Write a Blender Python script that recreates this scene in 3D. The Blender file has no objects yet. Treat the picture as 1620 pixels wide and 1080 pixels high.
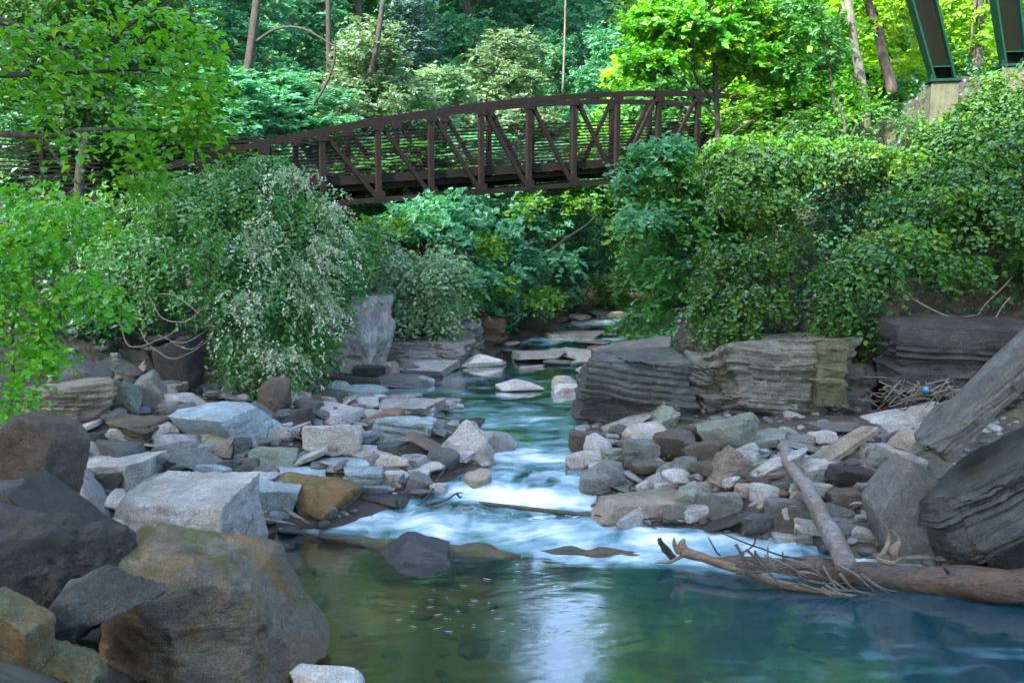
import bpy, math, random
import numpy as np
from mathutils import Vector, Matrix

# ------------------------------------------------------------------ camera, sky, sun, exposure
SC = bpy.context.scene
COL = SC.collection
F = 1500.0; PITCH = math.atan(210 / 1500.0); CAMZ = 4.9
cam = bpy.data.cameras.new('camera'); camo = bpy.data.objects.new('camera', cam); COL.objects.link(camo)
camo.location = (0, 0, CAMZ); camo.rotation_euler = (math.pi / 2 - PITCH, 0, 0)
cam.sensor_width = 36; cam.lens = F / 1620 * 36; cam.clip_start = .05; cam.clip_end = 3000
SC.camera = camo
world = bpy.data.worlds.new('World'); SC.world = world; world.use_nodes = True
wn = world.node_tree.nodes; wl = world.node_tree.links; wn.clear()
SUN_EL, SUN_AZ = math.radians(42), math.radians(-140)         # azimuth measured from +Y towards +X
sky = wn.new('ShaderNodeTexSky'); sky.sky_type = 'NISHITA'; sky.sun_disc = False
sky.sun_elevation = SUN_EL; sky.sun_rotation = SUN_AZ; sky.air_density = 1.0; sky.dust_density = 1.6; sky.ozone_density = .35
bg = wn.new('ShaderNodeBackground'); bg.inputs[1].default_value = .15
wo = wn.new('ShaderNodeOutputWorld'); wl.new(sky.outputs[0], bg.inputs[0]); wl.new(bg.outputs[0], wo.inputs[0])
sl = bpy.data.lights.new('sun', 'SUN'); sl.energy = 2.4; sl.angle = math.radians(3); sl.color = (1, .96, .88)
so = bpy.data.objects.new('sun', sl); COL.objects.link(so)
sd = Vector((math.sin(SUN_AZ) * math.cos(SUN_EL), math.cos(SUN_AZ) * math.cos(SUN_EL), math.sin(SUN_EL)))
so.rotation_euler = sd.to_track_quat('Z', 'Y').to_euler(); so.location = sd * 50
SC.view_settings.view_transform = 'Standard'; SC.view_settings.look = 'None'
SC.view_settings.exposure = 2.85; SC.view_settings.gamma = 1; SC.view_settings.use_curve_mapping = False
SC.render.engine = 'CYCLES'
cy = SC.cycles
cy.max_bounces = 7; cy.diffuse_bounces = 3; cy.glossy_bounces = 2; cy.transmission_bounces = 4
cy.transparent_max_bounces = 6; cy.volume_bounces = 0; cy.use_denoising = True
cy.caustics_reflective = False; cy.caustics_refractive = False; cy.sample_clamp_indirect = 6
rng = np.random.default_rng(7); random.seed(7)

# ------------------------------------------------------------------ camera geometry helpers
cp, sp_ = math.cos(PITCH), math.sin(PITCH)
def ray(px, py):
    a = (px - 810) / F; b = (540 - py) / F
    return np.array([a, cp + b * sp_, -sp_ + b * cp])
def at(px, py, Y):
    d = ray(px, py); t = Y / d[1]; return np.array([t * d[0], Y, CAMZ + t * d[2]])
def onz(px, py, z):
    d = ray(px, py); t = (z - CAMZ) / d[2]; return np.array([t * d[0], t * d[1], z])

# ------------------------------------------------------------------ numpy noise
def _h(ix, iy, iz, s):
    n = (ix * 374761393 + iy * 668265263 + iz * 2147483647 + s * 1274126177) & 0xffffffff
    n = ((n ^ (n >> 13)) * 1274126177) & 0xffffffff
    n = ((n ^ (n >> 15)) * 2246822519) & 0xffffffff
    return ((n ^ (n >> 16)) & 0xffff) / 65535.0
def vnoise(p, s=0):
    p = np.asarray(p, float); i = np.floor(p).astype(np.int64); f = p - i; f = f * f * (3 - 2 * f)
    x, y, z = i[..., 0], i[..., 1], i[..., 2]; fx, fy, fz = f[..., 0], f[..., 1], f[..., 2]
    def L(a, b, t): return a + (b - a) * t
    c = [[[_h(x + a, y + b, z + k, s) for k in (0, 1)] for b in (0, 1)] for a in (0, 1)]
    return L(L(L(c[0][0][0], c[1][0][0], fx), L(c[0][1][0], c[1][1][0], fx), fy),
             L(L(c[0][0][1], c[1][0][1], fx), L(c[0][1][1], c[1][1][1], fx), fy), fz) * 2 - 1
def fbm(p, o=3, s=0):
    r = 0; a = 1; q = np.asarray(p, float)
    for k in range(o): r = r + a * vnoise(q, s + k); a *= .5; q = q * 2.03 + 7.1
    return r
def xyz(x, y, z=0): return np.stack([x, y, np.broadcast_to(z, np.shape(x))], -1)
def sstep(a, b, x): t = np.clip((x - a) / (b - a), 0, 1); return t * t * (3 - 2 * t)

# ------------------------------------------------------------------ mesh + object helpers
def mesh(name, V, faces_flat, counts, smooth=False, uv=None):
    me = bpy.data.meshes.new(name); V = np.asarray(V, np.float32)
    me.vertices.add(len(V)); me.vertices.foreach_set('co', V.ravel())
    faces_flat = np.asarray(faces_flat, np.int32).ravel(); counts = np.asarray(counts, np.int32)
    me.loops.add(len(faces_flat)); me.loops.foreach_set('vertex_index', faces_flat)
    me.polygons.add(len(counts)); st = np.concatenate([[0], np.cumsum(counts)[:-1]]).astype(np.int32)
    me.polygons.foreach_set('loop_start', st); me.polygons.foreach_set('loop_total', counts)
    me.polygons.foreach_set('use_smooth', np.full(len(counts), smooth))
    me.update(calc_edges=True)
    if uv is not None:
        l = me.uv_layers.new(name='UVMap'); l.data.foreach_set('uv', np.asarray(uv, np.float32)[faces_flat].ravel())
    return me
def link(name, data, mat=None, parent=None):
    o = bpy.data.objects.new(name, data); COL.objects.link(o)
    if mat is not None and data is not None:
        data.materials.append(mat)
    if parent is not None: o.parent = parent
    return o
def tag(o, label=None, cat=None, group=None, kind=None):
    if label: o['label'] = label
    if cat: o['category'] = cat
    if group: o['group'] = group
    if kind: o['kind'] = kind
    return o
def empty(name, loc=(0, 0, 0)):
    o = bpy.data.objects.new(name, None); o.location = loc; COL.objects.link(o); o.empty_display_size = .1; return o

class MB:                       # collects tubes and bars
    def __init__(s): s.V = []; s.Fc = []; s.n = 0
    def add(s, V, quads):
        s.V.append(np.asarray(V, float)); s.Fc += [[i + s.n for i in q] for q in quads]; s.n += len(V)
    def tube(s, pts, rad, seg=7, rough=.0, seed=0):
        pts = np.asarray(pts, float); n = len(pts)
        rad = np.broadcast_to(rad, (n,)) if np.ndim(rad) == 0 or len(np.atleast_1d(rad)) == 1 else np.interp(np.linspace(0, 1, n), np.linspace(0, 1, len(rad)), rad)
        T = np.gradient(pts, axis=0); T /= np.linalg.norm(T, axis=1)[:, None] + 1e-9
        ref = np.array([0, 0, 1.]) if abs(T[0][2]) < .9 else np.array([1., 0, 0])
        V = []
        for i in range(n):
            a = np.cross(T[i], ref); a /= np.linalg.norm(a) + 1e-9; b = np.cross(T[i], a)
            for k in range(seg):
                th = 2 * math.pi * k / seg; r = rad[i]
                if rough: r *= 1 + rough * float(vnoise(np.array([k * 1.7, i * .35, seed * 3.1]), 5))
                V.append(pts[i] + r * (math.cos(th) * a + math.sin(th) * b))
        Q = [[i * seg + k, i * seg + (k + 1) % seg, (i + 1) * seg + (k + 1) % seg, (i + 1) * seg + k] for i in range(n - 1) for k in range(seg)]
        Q.append(list(range(seg))[::-1]); Q.append([(n - 1) * seg + k for k in range(seg)])
        s.add(V, Q)
    def bar(s, p, q, w, h, up=(0, 0, 1)):
        p = np.asarray(p, float); q = np.asarray(q, float); t = q - p; t /= np.linalg.norm(t)
        a = np.cross(t, up); a /= np.linalg.norm(a); b = np.cross(a, t)
        V = [e + sx * a * w / 2 + sz * b * h / 2 for e in (p, q) for sx, sz in ((-1, -1), (1, -1), (1, 1), (-1, 1))]
        s.add(V, [[0, 1, 2, 3], [7, 6, 5, 4], [0, 4, 5, 1], [1, 5, 6, 2], [2, 6, 7, 3], [3, 7, 4, 0]])
    def strip(s, pts, w, h):     # rectangular section along a polyline, horizontal width
        pts = np.asarray(pts, float); V = []; n = len(pts)
        T = np.gradient(pts, axis=0); T[:, 2] = 0; T /= np.linalg.norm(T, axis=1)[:, None]
        for i in range(n):
            a = np.array([T[i][1], -T[i][0], 0]); b = np.array([0, 0, 1.])
            V += [pts[i] + sx * a * w / 2 + sz * b * h / 2 for sx, sz in ((-1, -1), (1, -1), (1, 1), (-1, 1))]
        Q = [[i * 4 + k, i * 4 + (k + 1) % 4, i * 4 + 4 + (k + 1) % 4, i * 4 + 4 + k] for i in range(n - 1) for k in range(4)]
        Q += [[3, 2, 1, 0], [(n - 1) * 4 + k for k in range(4)]]
        s.add(V, Q)
    def build(s, name, mat, parent=None, smooth=False):
        fl = [i for f in s.Fc for i in f]; ct = [len(f) for f in s.Fc]
        me = mesh(name, np.concatenate(s.V), fl, ct, smooth); return link(name, me, mat, parent)
def curve(P, n=12):              # smooth polyline through points (Catmull-Rom)
    P = np.asarray(P, float); P = np.vstack([2 * P[0] - P[1], P, 2 * P[-1] - P[-2]]); out = []
    for i in range(1, len(P) - 2):
        for t in np.linspace(0, 1, n, endpoint=False):
            a, b, c, d = P[i - 1:i + 3]
            out.append(.5 * (2 * b + (c - a) * t + (2 * a - 5 * b + 4 * c - d) * t * t + (3 * b - a - 3 * c + d) * t ** 3))
    out.append(P[-2]); return np.array(out)

# ------------------------------------------------------------------ materials
class N:
    def __init__(s, name):
        s.m = bpy.data.materials.new(name); s.m.use_nodes = True; s.t = s.m.node_tree; s.t.nodes.clear()
        s.out = s.n('ShaderNodeOutputMaterial')
    def n(s, t, **kw):
        x = s.t.nodes.new(t)
        for k, v in kw.items():
            if isinstance(k, str) and k.startswith('i_'): s.set(x, k[2:], v)
            else: setattr(x, k, v)
        return x
    def set(s, x, k, v):
        i = x.inputs[int(k)] if str(k).isdigit() else x.inputs[k.replace('_', ' ')]
        if hasattr(v, 'is_output') or isinstance(v, bpy.types.NodeSocket): s.t.links.new(v, i)
        else: i.default_value = v
    def l(s, a, b): s.t.links.new(a, b)
    def noise(s, vec, scale, detail=4, rough=.6, dist=0):
        x = s.n('ShaderNodeTexNoise'); s.l(vec, x.inputs['Vector']); x.inputs['Scale'].default_value = scale
        x.inputs['Detail'].default_value = detail; x.inputs['Roughness'].default_value = rough; x.inputs['Distortion'].default_value = dist
        return x.outputs['Fac']
    def mapv(s, vec, scale=(1, 1, 1), rot=(0, 0, 0), loc=(0, 0, 0)):
        x = s.n('ShaderNodeMapping'); s.l(vec, x.inputs[0]); x.inputs['Scale'].default_value = scale
        x.inputs['Rotation'].default_value = rot; x.inputs['Location'].default_value = loc; return x.outputs[0]
    def ramp(s, fac, a, b, ca=(0, 0, 0, 1), cb=(1, 1, 1, 1)):
        x = s.n('ShaderNodeValToRGB'); s.l(fac, x.inputs[0]); e = x.color_ramp.elements
        e[0].position = a; e[0].color = ca; e[1].position = b; e[1].color = cb; return x.outputs[0]
    def mix(s, fac, a, b, mode='MIX'):
        x = s.n('ShaderNodeMix', data_type='RGBA', blend_type=mode)
        for sock, v in ((x.inputs[0], fac), (x.inputs[6], a), (x.inputs[7], b)):
            if isinstance(v, bpy.types.NodeSocket): s.l(v, sock)
            else: sock.default_value = v
        return x.outputs[2]
    def math(s, op, a, b=0, c=None, clamp=False):
        x = s.n('ShaderNodeMath', operation=op, use_clamp=clamp)
        for i, v in enumerate((a, b) + ((c,) if c is not None else ())):
            if isinstance(v, bpy.types.NodeSocket): s.l(v, x.inputs[i])
            else: x.inputs[i].default_value = v
        return x.outputs[0]
    def bump(s, h, st, dist=.05, nrm=None):
        x = s.n('ShaderNodeBump'); s.l(h, x.inputs['Height']); x.inputs['Strength'].default_value = st
        x.inputs['Distance'].default_value = dist
        if nrm is not None: s.l(nrm, x.inputs['Normal'])
        return x.outputs[0]
    def prin(s, **kw):
        x = s.n('ShaderNodeBsdfPrincipled')
        for k, v in kw.items(): s.set(x, k, v)
        return x

def c4(*c): return (c[0], c[1], c[2], 1)

def rock_mat(name, strata=1.0, moss=.0, wet=0.0):
    n = N(name); tc = n.n('ShaderNodeTexCoord'); oi = n.n('ShaderNodeObjectInfo')
    ofs = n.n('ShaderNodeVectorMath', operation='SCALE'); ofs.inputs[0].default_value = (31, 17, 53); n.l(oi.outputs['Random'], ofs.inputs['Scale'])
    ad = n.n('ShaderNodeVectorMath', operation='ADD'); n.l(tc.outputs['Object'], ad.inputs[0]); n.l(ofs.outputs[0], ad.inputs[1]); P = ad.outputs[0]
    big = n.noise(P, 1.3, 5, .6); mid = n.noise(P, 6, 6, .7, .4); fine = n.noise(P, 38, 5, .75)
    S = n.noise(n.mapv(P, (1.3, 1.3, 16), (.12, -.1, 0)), 1.6, 5, .65, .6)
    S2 = n.noise(n.mapv(P, (2, 2, 42), (.12, -.1, 0)), 1.5, 4, .7, .4)
    col = n.mix(n.ramp(big, .3, .72), c4(.72, .70, .66), c4(1.22, 1.22, 1.2)); col = n.mix(1, oi.outputs['Color'], col, 'MULTIPLY')
    col = n.mix(n.ramp(mid, .35, .68), n.mix(1, col, c4(.6, .57, .53), 'MULTIPLY'), col)
    col = n.mix(n.math('MULTIPLY', n.ramp(S, .42, .60), .62 * strata), col, n.mix(1, col, c4(.42, .40, .38), 'MULTIPLY'))
    col = n.mix(n.math('MULTIPLY', n.ramp(n.noise(P, 2.1, 4, .6, 1), .56, .72), .55), col, n.mix(1, col, c4(1.15, .84, .6), 'MULTIPLY'))
    if moss > .5: col = n.mix(n.math('MULTIPLY', n.ramp(n.noise(P, .9, 4, .6, 1), .48, .6), .75), col, c4(.19, .105, .035))   # iron stains
    vein = n.math('ABSOLUTE', n.math('SUBTRACT', n.noise(n.mapv(P, (1, 2.2, 1), (.7, .4, .3)), 1.1, 2, .5, .5), .5))
    col = n.mix(n.math('MULTIPLY', n.math('MULTIPLY', n.ramp(vein, 0, .010, c4(1, 1, 1), c4(0, 0, 0)), n.ramp(big, .5, .6)), .07), col, c4(.5, .48, .44))
    crk = n.math('ABSOLUTE', n.math('SUBTRACT', n.noise(P, 2.3, 3, .6, 1.2), .5))
    crk2 = n.math('MULTIPLY', n.ramp(crk, 0, .014, c4(1, 1, 1), c4(0, 0, 0)), n.ramp(mid, .45, .6)); col = n.mix(n.math('MULTIPLY', crk2, .5), col, n.mix(1, col, c4(.35, .33, .3), 'MULTIPLY'))
    lich = n.ramp(n.noise(P, 9, 6, .8), .62, .68)
    lichm = n.math('MULTIPLY', lich, n.ramp(n.noise(P, 1.4, 2), .52, .62)); col = n.mix(n.math('MULTIPLY', lichm, .5), col, c4(.42, .45, .40))
    col = n.mix(.75, col, n.mix(1, col, n.ramp(fine, .32, .68, c4(.45, .45, .45), c4(1.5, 1.5, 1.5)), 'MULTIPLY')); grit = n.noise(P, 110, 3, .7); col = n.mix(.6, col, n.mix(1, col, n.ramp(grit, .35, .65, c4(.55, .55, .55), c4(1.4, 1.4, 1.4)), 'MULTIPLY'))
    geo = n.n('ShaderNodeNewGeometry'); sx = n.n('ShaderNodeSeparateXYZ'); n.l(geo.outputs['Normal'], sx.inputs[0])
    if moss:
        mm = n.math('ADD', n.math('MULTIPLY', sx.outputs[2], .10), n.noise(P, 2.6, 6, .75)); mf = n.ramp(mm, .66 - .08 * moss, .76 - .08 * moss)
        col = n.mix(n.math('MULTIPLY', mf, .85), col, n.mix(mid, c4(.03, .045, .008), c4(.105, .10, .02)))
    h = n.math('ADD', n.math('MULTIPLY', S, .9 * strata), n.math('ADD', n.math('MULTIPLY', S2, .45 * strata), n.math('ADD', n.math('MULTIPLY', mid, .7), n.math('MULTIPLY', fine, .34))))
    h = n.math('SUBTRACT', h, n.math('MULTIPLY', crk2, .3))
    bs = n.prin(Base_Color=col, Roughness=.78 if not wet else .28, Normal=n.bump(h, .9, .06)); n.set(bs, 'Specular_IOR_Level', .35 if not wet else .7)
    n.l(bs.outputs[0], n.out.inputs[0]); return n.m

def leaf_mat(name, a, b, tr, trans=.45, gloss=.10, warm=None):
    n = N(name); geo = n.n('ShaderNodeNewGeometry'); r = geo.outputs['Random Per Island']; tc = n.n('ShaderNodeTexCoord'); oi = n.n('ShaderNodeObjectInfo')
    k = n.noise(tc.outputs['Object'], .55, 2); f = n.math('ADD', n.math('MULTIPLY', r, .55), n.math('MULTIPLY', n.ramp(k, .35, .65), .45))
    col = n.mix(f, c4(*a), c4(*b))
    if warm: col = n.mix(n.ramp(r, .86, .9), col, c4(*warm))
    hs = n.n('ShaderNodeHueSaturation'); n.l(col, hs.inputs['Color']); hs.inputs['Hue'].default_value = .5
    n.l(n.math('ADD', n.math('MULTIPLY', oi.outputs['Random'], .36), .82), hs.inputs['Value'])
    n.l(n.math('ADD', n.math('MULTIPLY', oi.outputs['Random'], .03), .485), hs.inputs['Hue']); col = hs.outputs[0]
    d = n.n('ShaderNodeBsdfDiffuse'); n.l(col, d.inputs[0]); t = n.n('ShaderNodeBsdfTranslucent')
    n.l(n.mix(1, col, c4(*tr), 'MULTIPLY'), t.inputs[0]); g = n.n('ShaderNodeBsdfGlossy'); g.inputs['Roughness'].default_value = .5; g.inputs[0].default_value = (.8, .9, 1, 1)
    m1 = n.n('ShaderNodeMixShader'); m1.inputs[0].default_value = trans; n.l(d.outputs[0], m1.inputs[1]); n.l(t.outputs[0], m1.inputs[2])
    fr = n.n('ShaderNodeFresnel'); fr.inputs[0].default_value = 1.4
    m2 = n.n('ShaderNodeMixShader'); n.l(n.math('MULTIPLY', fr.outputs[0], gloss), m2.inputs[0]); n.l(m1.outputs[0], m2.inputs[1]); n.l(g.outputs[0], m2.inputs[2])
    n.l(m2.outputs[0], n.out.inputs[0]); return n.m

def bark_mat(name, a, b, sc=6):
    n = N(name); tc = n.n('ShaderNodeTexCoord'); P = n.mapv(tc.outputs['Object'], (1, 1, .35)); k = n.noise(P, sc * 2, 6, .7); k2 = n.noise(P, sc * .4, 3)
    col = n.mix(n.ramp(k, .35, .65), c4(*a), c4(*b)); col = n.mix(n.ramp(k2, .45, .7), col, n.mix(1, col, c4(.7, .8, .6), 'MULTIPLY'))
    bs = n.prin(Base_Color=col, Roughness=.85, Normal=n.bump(k, .8, .03)); n.l(bs.outputs[0], n.out.inputs[0]); return n.m

def wood_mat(name, a, b, moss=0.):
    n = N(name); tc = n.n('ShaderNodeTexCoord'); P = tc.outputs['Object']
    k = n.noise(n.mapv(P, (2.2, 14, 14)), 1.6, 6, .7, .5); k2 = n.noise(P, 1.6, 3); f = n.noise(P, 40, 4)
    col = n.mix(n.ramp(k, .35, .65), c4(*a), c4(*b)); col = n.mix(n.math('MULTIPLY', n.ramp(k2, .5, .62), .5), col, c4(.16, .08, .035))
    if moss: col = n.mix(n.math('MULTIPLY', n.ramp(n.noise(P, 4, 5, .7), .5, .6), moss), col, c4(.07, .085, .02))
    col = n.mix(n.ramp(f, .3, .7), n.mix(1, col, c4(.6, .6, .6), 'MULTIPLY'), col)
    bs = n.prin(Base_Color=col, Roughness=.7, Normal=n.bump(n.math('ADD', k, n.math('MULTIPLY', f, .3)), .9, .03)); n.l(bs.outputs[0], n.out.inputs[0]); return n.m

def steel_mat(name, c, rust=.3, rough=.45):
    n = N(name); tc = n.n('ShaderNodeTexCoord'); P = tc.outputs['Object']; k = n.noise(P, 5, 6, .7); k2 = n.noise(n.mapv(P, (9, 9, 1.2)), 2, 4)
    col = n.mix(n.math('MULTIPLY', n.ramp(k, .45, .7), rust), c4(*c), c4(.14, .065, .035)); col = n.mix(n.math('MULTIPLY', n.ramp(k2, .5, .75), .45), col, n.mix(1, col, c4(.55, .55, .55), 'MULTIPLY'))
    bs = n.prin(Specular_IOR_Level=.12, Base_Color=col, Roughness=n.math('ADD', rough, n.math('MULTIPLY', k, .3)), Normal=n.bump(k, .15, .01)); n.l(bs.outputs[0], n.out.inputs[0]); return n.m

M = {}
M['rock'] = rock_mat('rock_schist', .32, 0); M['strata'] = rock_mat('rock_layered', .95, .1); M['mossrock'] = rock_mat('rock_mossy', .3, 1.0)
M['wetrock'] = rock_mat('rock_wet', .4, 0, 1.0)
M['leaf_mid'] = leaf_mat('leaves_mid', (.035, .13, .03), (.10, .26, .045), (1.3, 1.4, .7))
M['leaf_teal'] = leaf_mat('leaves_teal', (.06, .23, .12), (.13, .37, .17), (1.2, 1.4, .9))  # blue-green leaves, partly in place of haze over the far trees
M['leaf_pale'] = leaf_mat('leaves_pale', (.10, .22, .10), (.26, .40, .22), (1.2, 1.3, .8), warm=(.30, .34, .22))
M['leaf_bright'] = leaf_mat('leaves_bright', (.05, .21, .012), (.14, .36, .022), (1.1, 1.5, .4), .45, warm=(.25, .33, .04))
M['leaf_fresh'] = leaf_mat('leaves_fresh', (.07, .25, .015), (.19, .45, .03), (1.2, 1.5, .4), .5, warm=(.26, .44, .04))
M['leaf_lime'] = leaf_mat('leaves_lime', (.14, .32, .012), (.32, .52, .025), (1.6, 1.6, .5), .55)
M['leaf_vine'] = leaf_mat('leaves_vine', (.018, .08, .015), (.075, .22, .02), (1.3, 1.5, .5), .35, .12, warm=(.13, .26, .03))
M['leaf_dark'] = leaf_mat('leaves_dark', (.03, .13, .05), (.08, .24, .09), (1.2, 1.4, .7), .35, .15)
M['leaf_pine'] = leaf_mat('leaves_pine', (.05, .13, .11), (.11, .21, .17), (1, 1.2, .9), .3)
M['blossom'] = leaf_mat('blossom', (.42, .47, .36), (.68, .70, .56), (1, 1.1, .8), .35)
M['bark'] = bark_mat('bark_brown', (.045, .035, .028), (.13, .105, .085)); M['bark_pale'] = bark_mat('bark_pale', (.10, .095, .08), (.22, .21, .18), 4)
M['bark_dark'] = bark_mat('bark_dark', (.02, .017, .014), (.06, .05, .042)); M['twig'] = bark_mat('twig_grey', (.10, .085, .07), (.24, .20, .165), 20)
M['wood_grey'] = wood_mat('wood_weathered', (.13, .115, .10), (.34, .31, .28)); M['wood_log'] = wood_mat('wood_log', (.04, .03, .022), (.17, .125, .09), .1)
M['wood_pale'] = wood_mat('wood_peeled', (.16, .115, .07), (.34, .27, .18)); M['wood_wet'] = wood_mat('wood_wet', (.03, .03, .02), (.11, .11, .07), .8)
M['steel'] = steel_mat('steel_brown', (.013, .010, .0095), .04, .65); M['deckmat'] = steel_mat('steel_dark', (.018, .014, .013), .2, .7); M['green_steel'] = steel_mat('steel_green', (.003, .034, .019), .02, .5)  # green leg steel darkened in place of the high deck's shade
def concrete():
    n = N('concrete'); tc = n.n('ShaderNodeTexCoord'); P = tc.outputs['Object']; k = n.noise(P, 3, 6, .7); v = n.noise(n.mapv(P, (8, 8, .7)), 1.5, 4)
    col = n.mix(n.ramp(k, .35, .65), c4(.05, .055, .032), c4(.11, .11, .075)); col = n.mix(n.math('MULTIPLY', n.ramp(v, .45, .65), .6), col, c4(.10, .12, .05))
    bs = n.prin(Base_Color=col, Roughness=.85, Normal=n.bump(k, .3, .02)); n.l(bs.outputs[0], n.out.inputs[0]); return n.m
M['concrete'] = concrete()
def plain(name, c, r=.4):
    n = N(name); tc = n.n('ShaderNodeTexCoord'); k = n.noise(tc.outputs['Object'], 12, 3)
    bs = n.prin(Base_Color=n.mix(k, c4(*[x * .8 for x in c]), c4(*[min(1, x * 1.2) for x in c])), Roughness=r); n.l(bs.outputs[0], n.out.inputs[0]); return n.m
M['web'] = steel_mat('steel_olive', (.006, .007, .004), 0, .8)  # leg web darkened in place of the high deck's shade
M['blue'] = plain('blue_plastic', (.03, .22, .45), .35)

# ------------------------------------------------------------------ terrain
LE = [(4, -1.5), (9.3, -2.4), (11.4, -3.3), (12.9, -4.3), (13.7, -4.2), (13.95, -2.9), (14.85, -1.63), (16.2, -.3), (17.9, -.15), (19.6, -1.5), (21.5, -2.9), (22.7, -3.0), (24.4, -2), (25.6, -1.2), (28.9, -.2), (30.8, 1), (32.5, 1.95), (36.3, 3.65), (40, 5.8), (45, 12), (55, 30)]
RE = [(4, 12), (10, 11), (11.5, 7), (12.3, 5.4), (13.0, 3.8), (13.4, 2.9), (13.7, 1.6), (14.3, 1.5), (15.2, 1.15), (18.4, 1.4), (23.8, 1.85), (27.3, 3.9), (29, 4.5), (31.6, 4.25), (34.5, 4.6), (38, 7), (42, 16), (55, 60)]
LEy, LEx = map(np.array, zip(*LE)); REy, REx = map(np.array, zip(*RE))
HL = np.array([(-30, -20), (-14, 4), (-12, 12), (-9.6, 17), (-7.6, 20.3), (-4.6, 22.7), (-2.9, 26), (-1, 30), (.6, 33), (2.4, 37), (5, 41.5), (11, 48), (30, 60), (80, 80)], float)
HR = np.array([(60, -30), (16, 4), (11, 10.5), (9.7, 14), (8.3, 17.5), (7, 19.6), (4.3, 20.3), (3, 21.8), (3.4, 24.5), (5.2, 28), (6.0, 31), (6.2, 34.5), (9, 38), (16, 42), (40, 50), (90, 62)], float)
def sdist(x, y, P, side):
    x = np.asarray(x, float); y = np.asarray(y, float); best = np.full(x.shape, 1e9); sg = np.ones(x.shape)
    for (ax, ay), (bx, by) in zip(P[:-1], P[1:]):
        dx, dy = bx - ax, by - ay; t = np.clip(((x - ax) * dx + (y - ay) * dy) / (dx * dx + dy * dy), 0, 1)
        qx, qy = ax + t * dx - x, ay + t * dy - y; d = np.hypot(qx, qy); cr = dx * (y - ay) - dy * (x - ax)
        m = d < best - 1e-9; best = np.where(m, d, best); sg = np.where(m, np.sign(cr), sg)
    return best * sg * side
def wz(x, y):
    s = y + .2 * x
    return (.18 * sstep(12.95, 14.1, s) + .27 * sstep(14.2, 15.9, s) + .05 * sstep(15.5, 17, s) + .1 * sstep(16, 21, s) + .17 * sstep(29.2, 30.6, s) + .22 * sstep(32.4, 34, s) + .2 * sstep(36, 45, s))
def prof(d, a, b, c, e):
    d = np.maximum(d, 0); return np.minimum(d, a) * b + np.clip(d - a, 0, c) * .1 + np.clip(d - a - c, 0, 60) * e
def terr(x, y):
    x = np.asarray(x, float); y = np.asarray(y, float)
    xl = np.interp(y, LEy, LEx); xr = np.interp(y, REy, REx)
    d = np.maximum(xl - x, x - xr)                     # >0 on land
    w = wz(x, y); n1 = fbm(xyz(x * .5, y * .5), 3, 3); n2 = fbm(xyz(x * 2.2, y * 2.2), 2, 9)
    land = w + .02 + np.minimum(d, 9) * np.where(x < xl, .105, .085) + .06 * n1 * np.clip(d, 0, 1) + .03 * n2
    bed = w - np.minimum(-d * .4, .75) - .05 + .06 * n1 + .05 * n2
    z = np.where(d > 0, land, bed)
    near = np.clip((8.6 - y) * .55, 0, 3.1); z = np.maximum(z, near - .3 + .1 * n1)
    z = z + .22 * np.clip(10.5 - y, 0, 4) * np.clip(xl - x, 0, 2)*.5
    dl = sdist(x, y, HL, 1); dr = sdist(x, y, HR, -1)
    z = z + prof(dl, 3.4, .82, 7, .5) * (1 + .12 * n1) + prof(dr, 6.2, 1.0, 9, .42) * (1 + .12 * n1)
    z = z + (np.clip(dl, 0, 1) + np.clip(dr, 0, 1)) * (.3 * n1 + .12 * n2)
    return z
def ground(px, py):
    d = ray(px, py); t = np.linspace(4, 90, 1800); X = t * d[0]; Y = t * d[1]; Z = CAMZ + t * d[2]
    h = np.maximum(terr(X, Y), wz(X, Y)); k = np.argmax(Z < h); k = k if Z[k] < h[k] else len(t) - 1
    return np.array([X[k], Y[k], h[k]])
def axis(lo, hi, dlo, dhi, fine, g=1.16):
    a = list(np.arange(dlo, dhi, fine)); s = fine
    while a[-1] < hi: s *= g; a.append(a[-1] + s)
    s = fine
    while a[0] > lo: s *= g; a.insert(0, a[0] - s)
    return np.array(a)
def gridmesh(name, X, Y, Z, smooth=True, uv=None):
    ny, nx = X.shape; V = np.stack([X, Y, Z], -1).reshape(-1, 3); i = np.arange(ny * nx).reshape(ny, nx)
    q = np.stack([i[:-1, :-1], i[:-1, 1:], i[1:, 1:], i[1:, :-1]], -1).reshape(-1, 4)
    return mesh(name, V, q.ravel(), np.full(len(q), 4), smooth, uv)
gx = axis(-260, 260, -15, 15, .2); gy = axis(-200, 300, 4, 46, .2); GX, GY = np.meshgrid(gx, gy)
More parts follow.
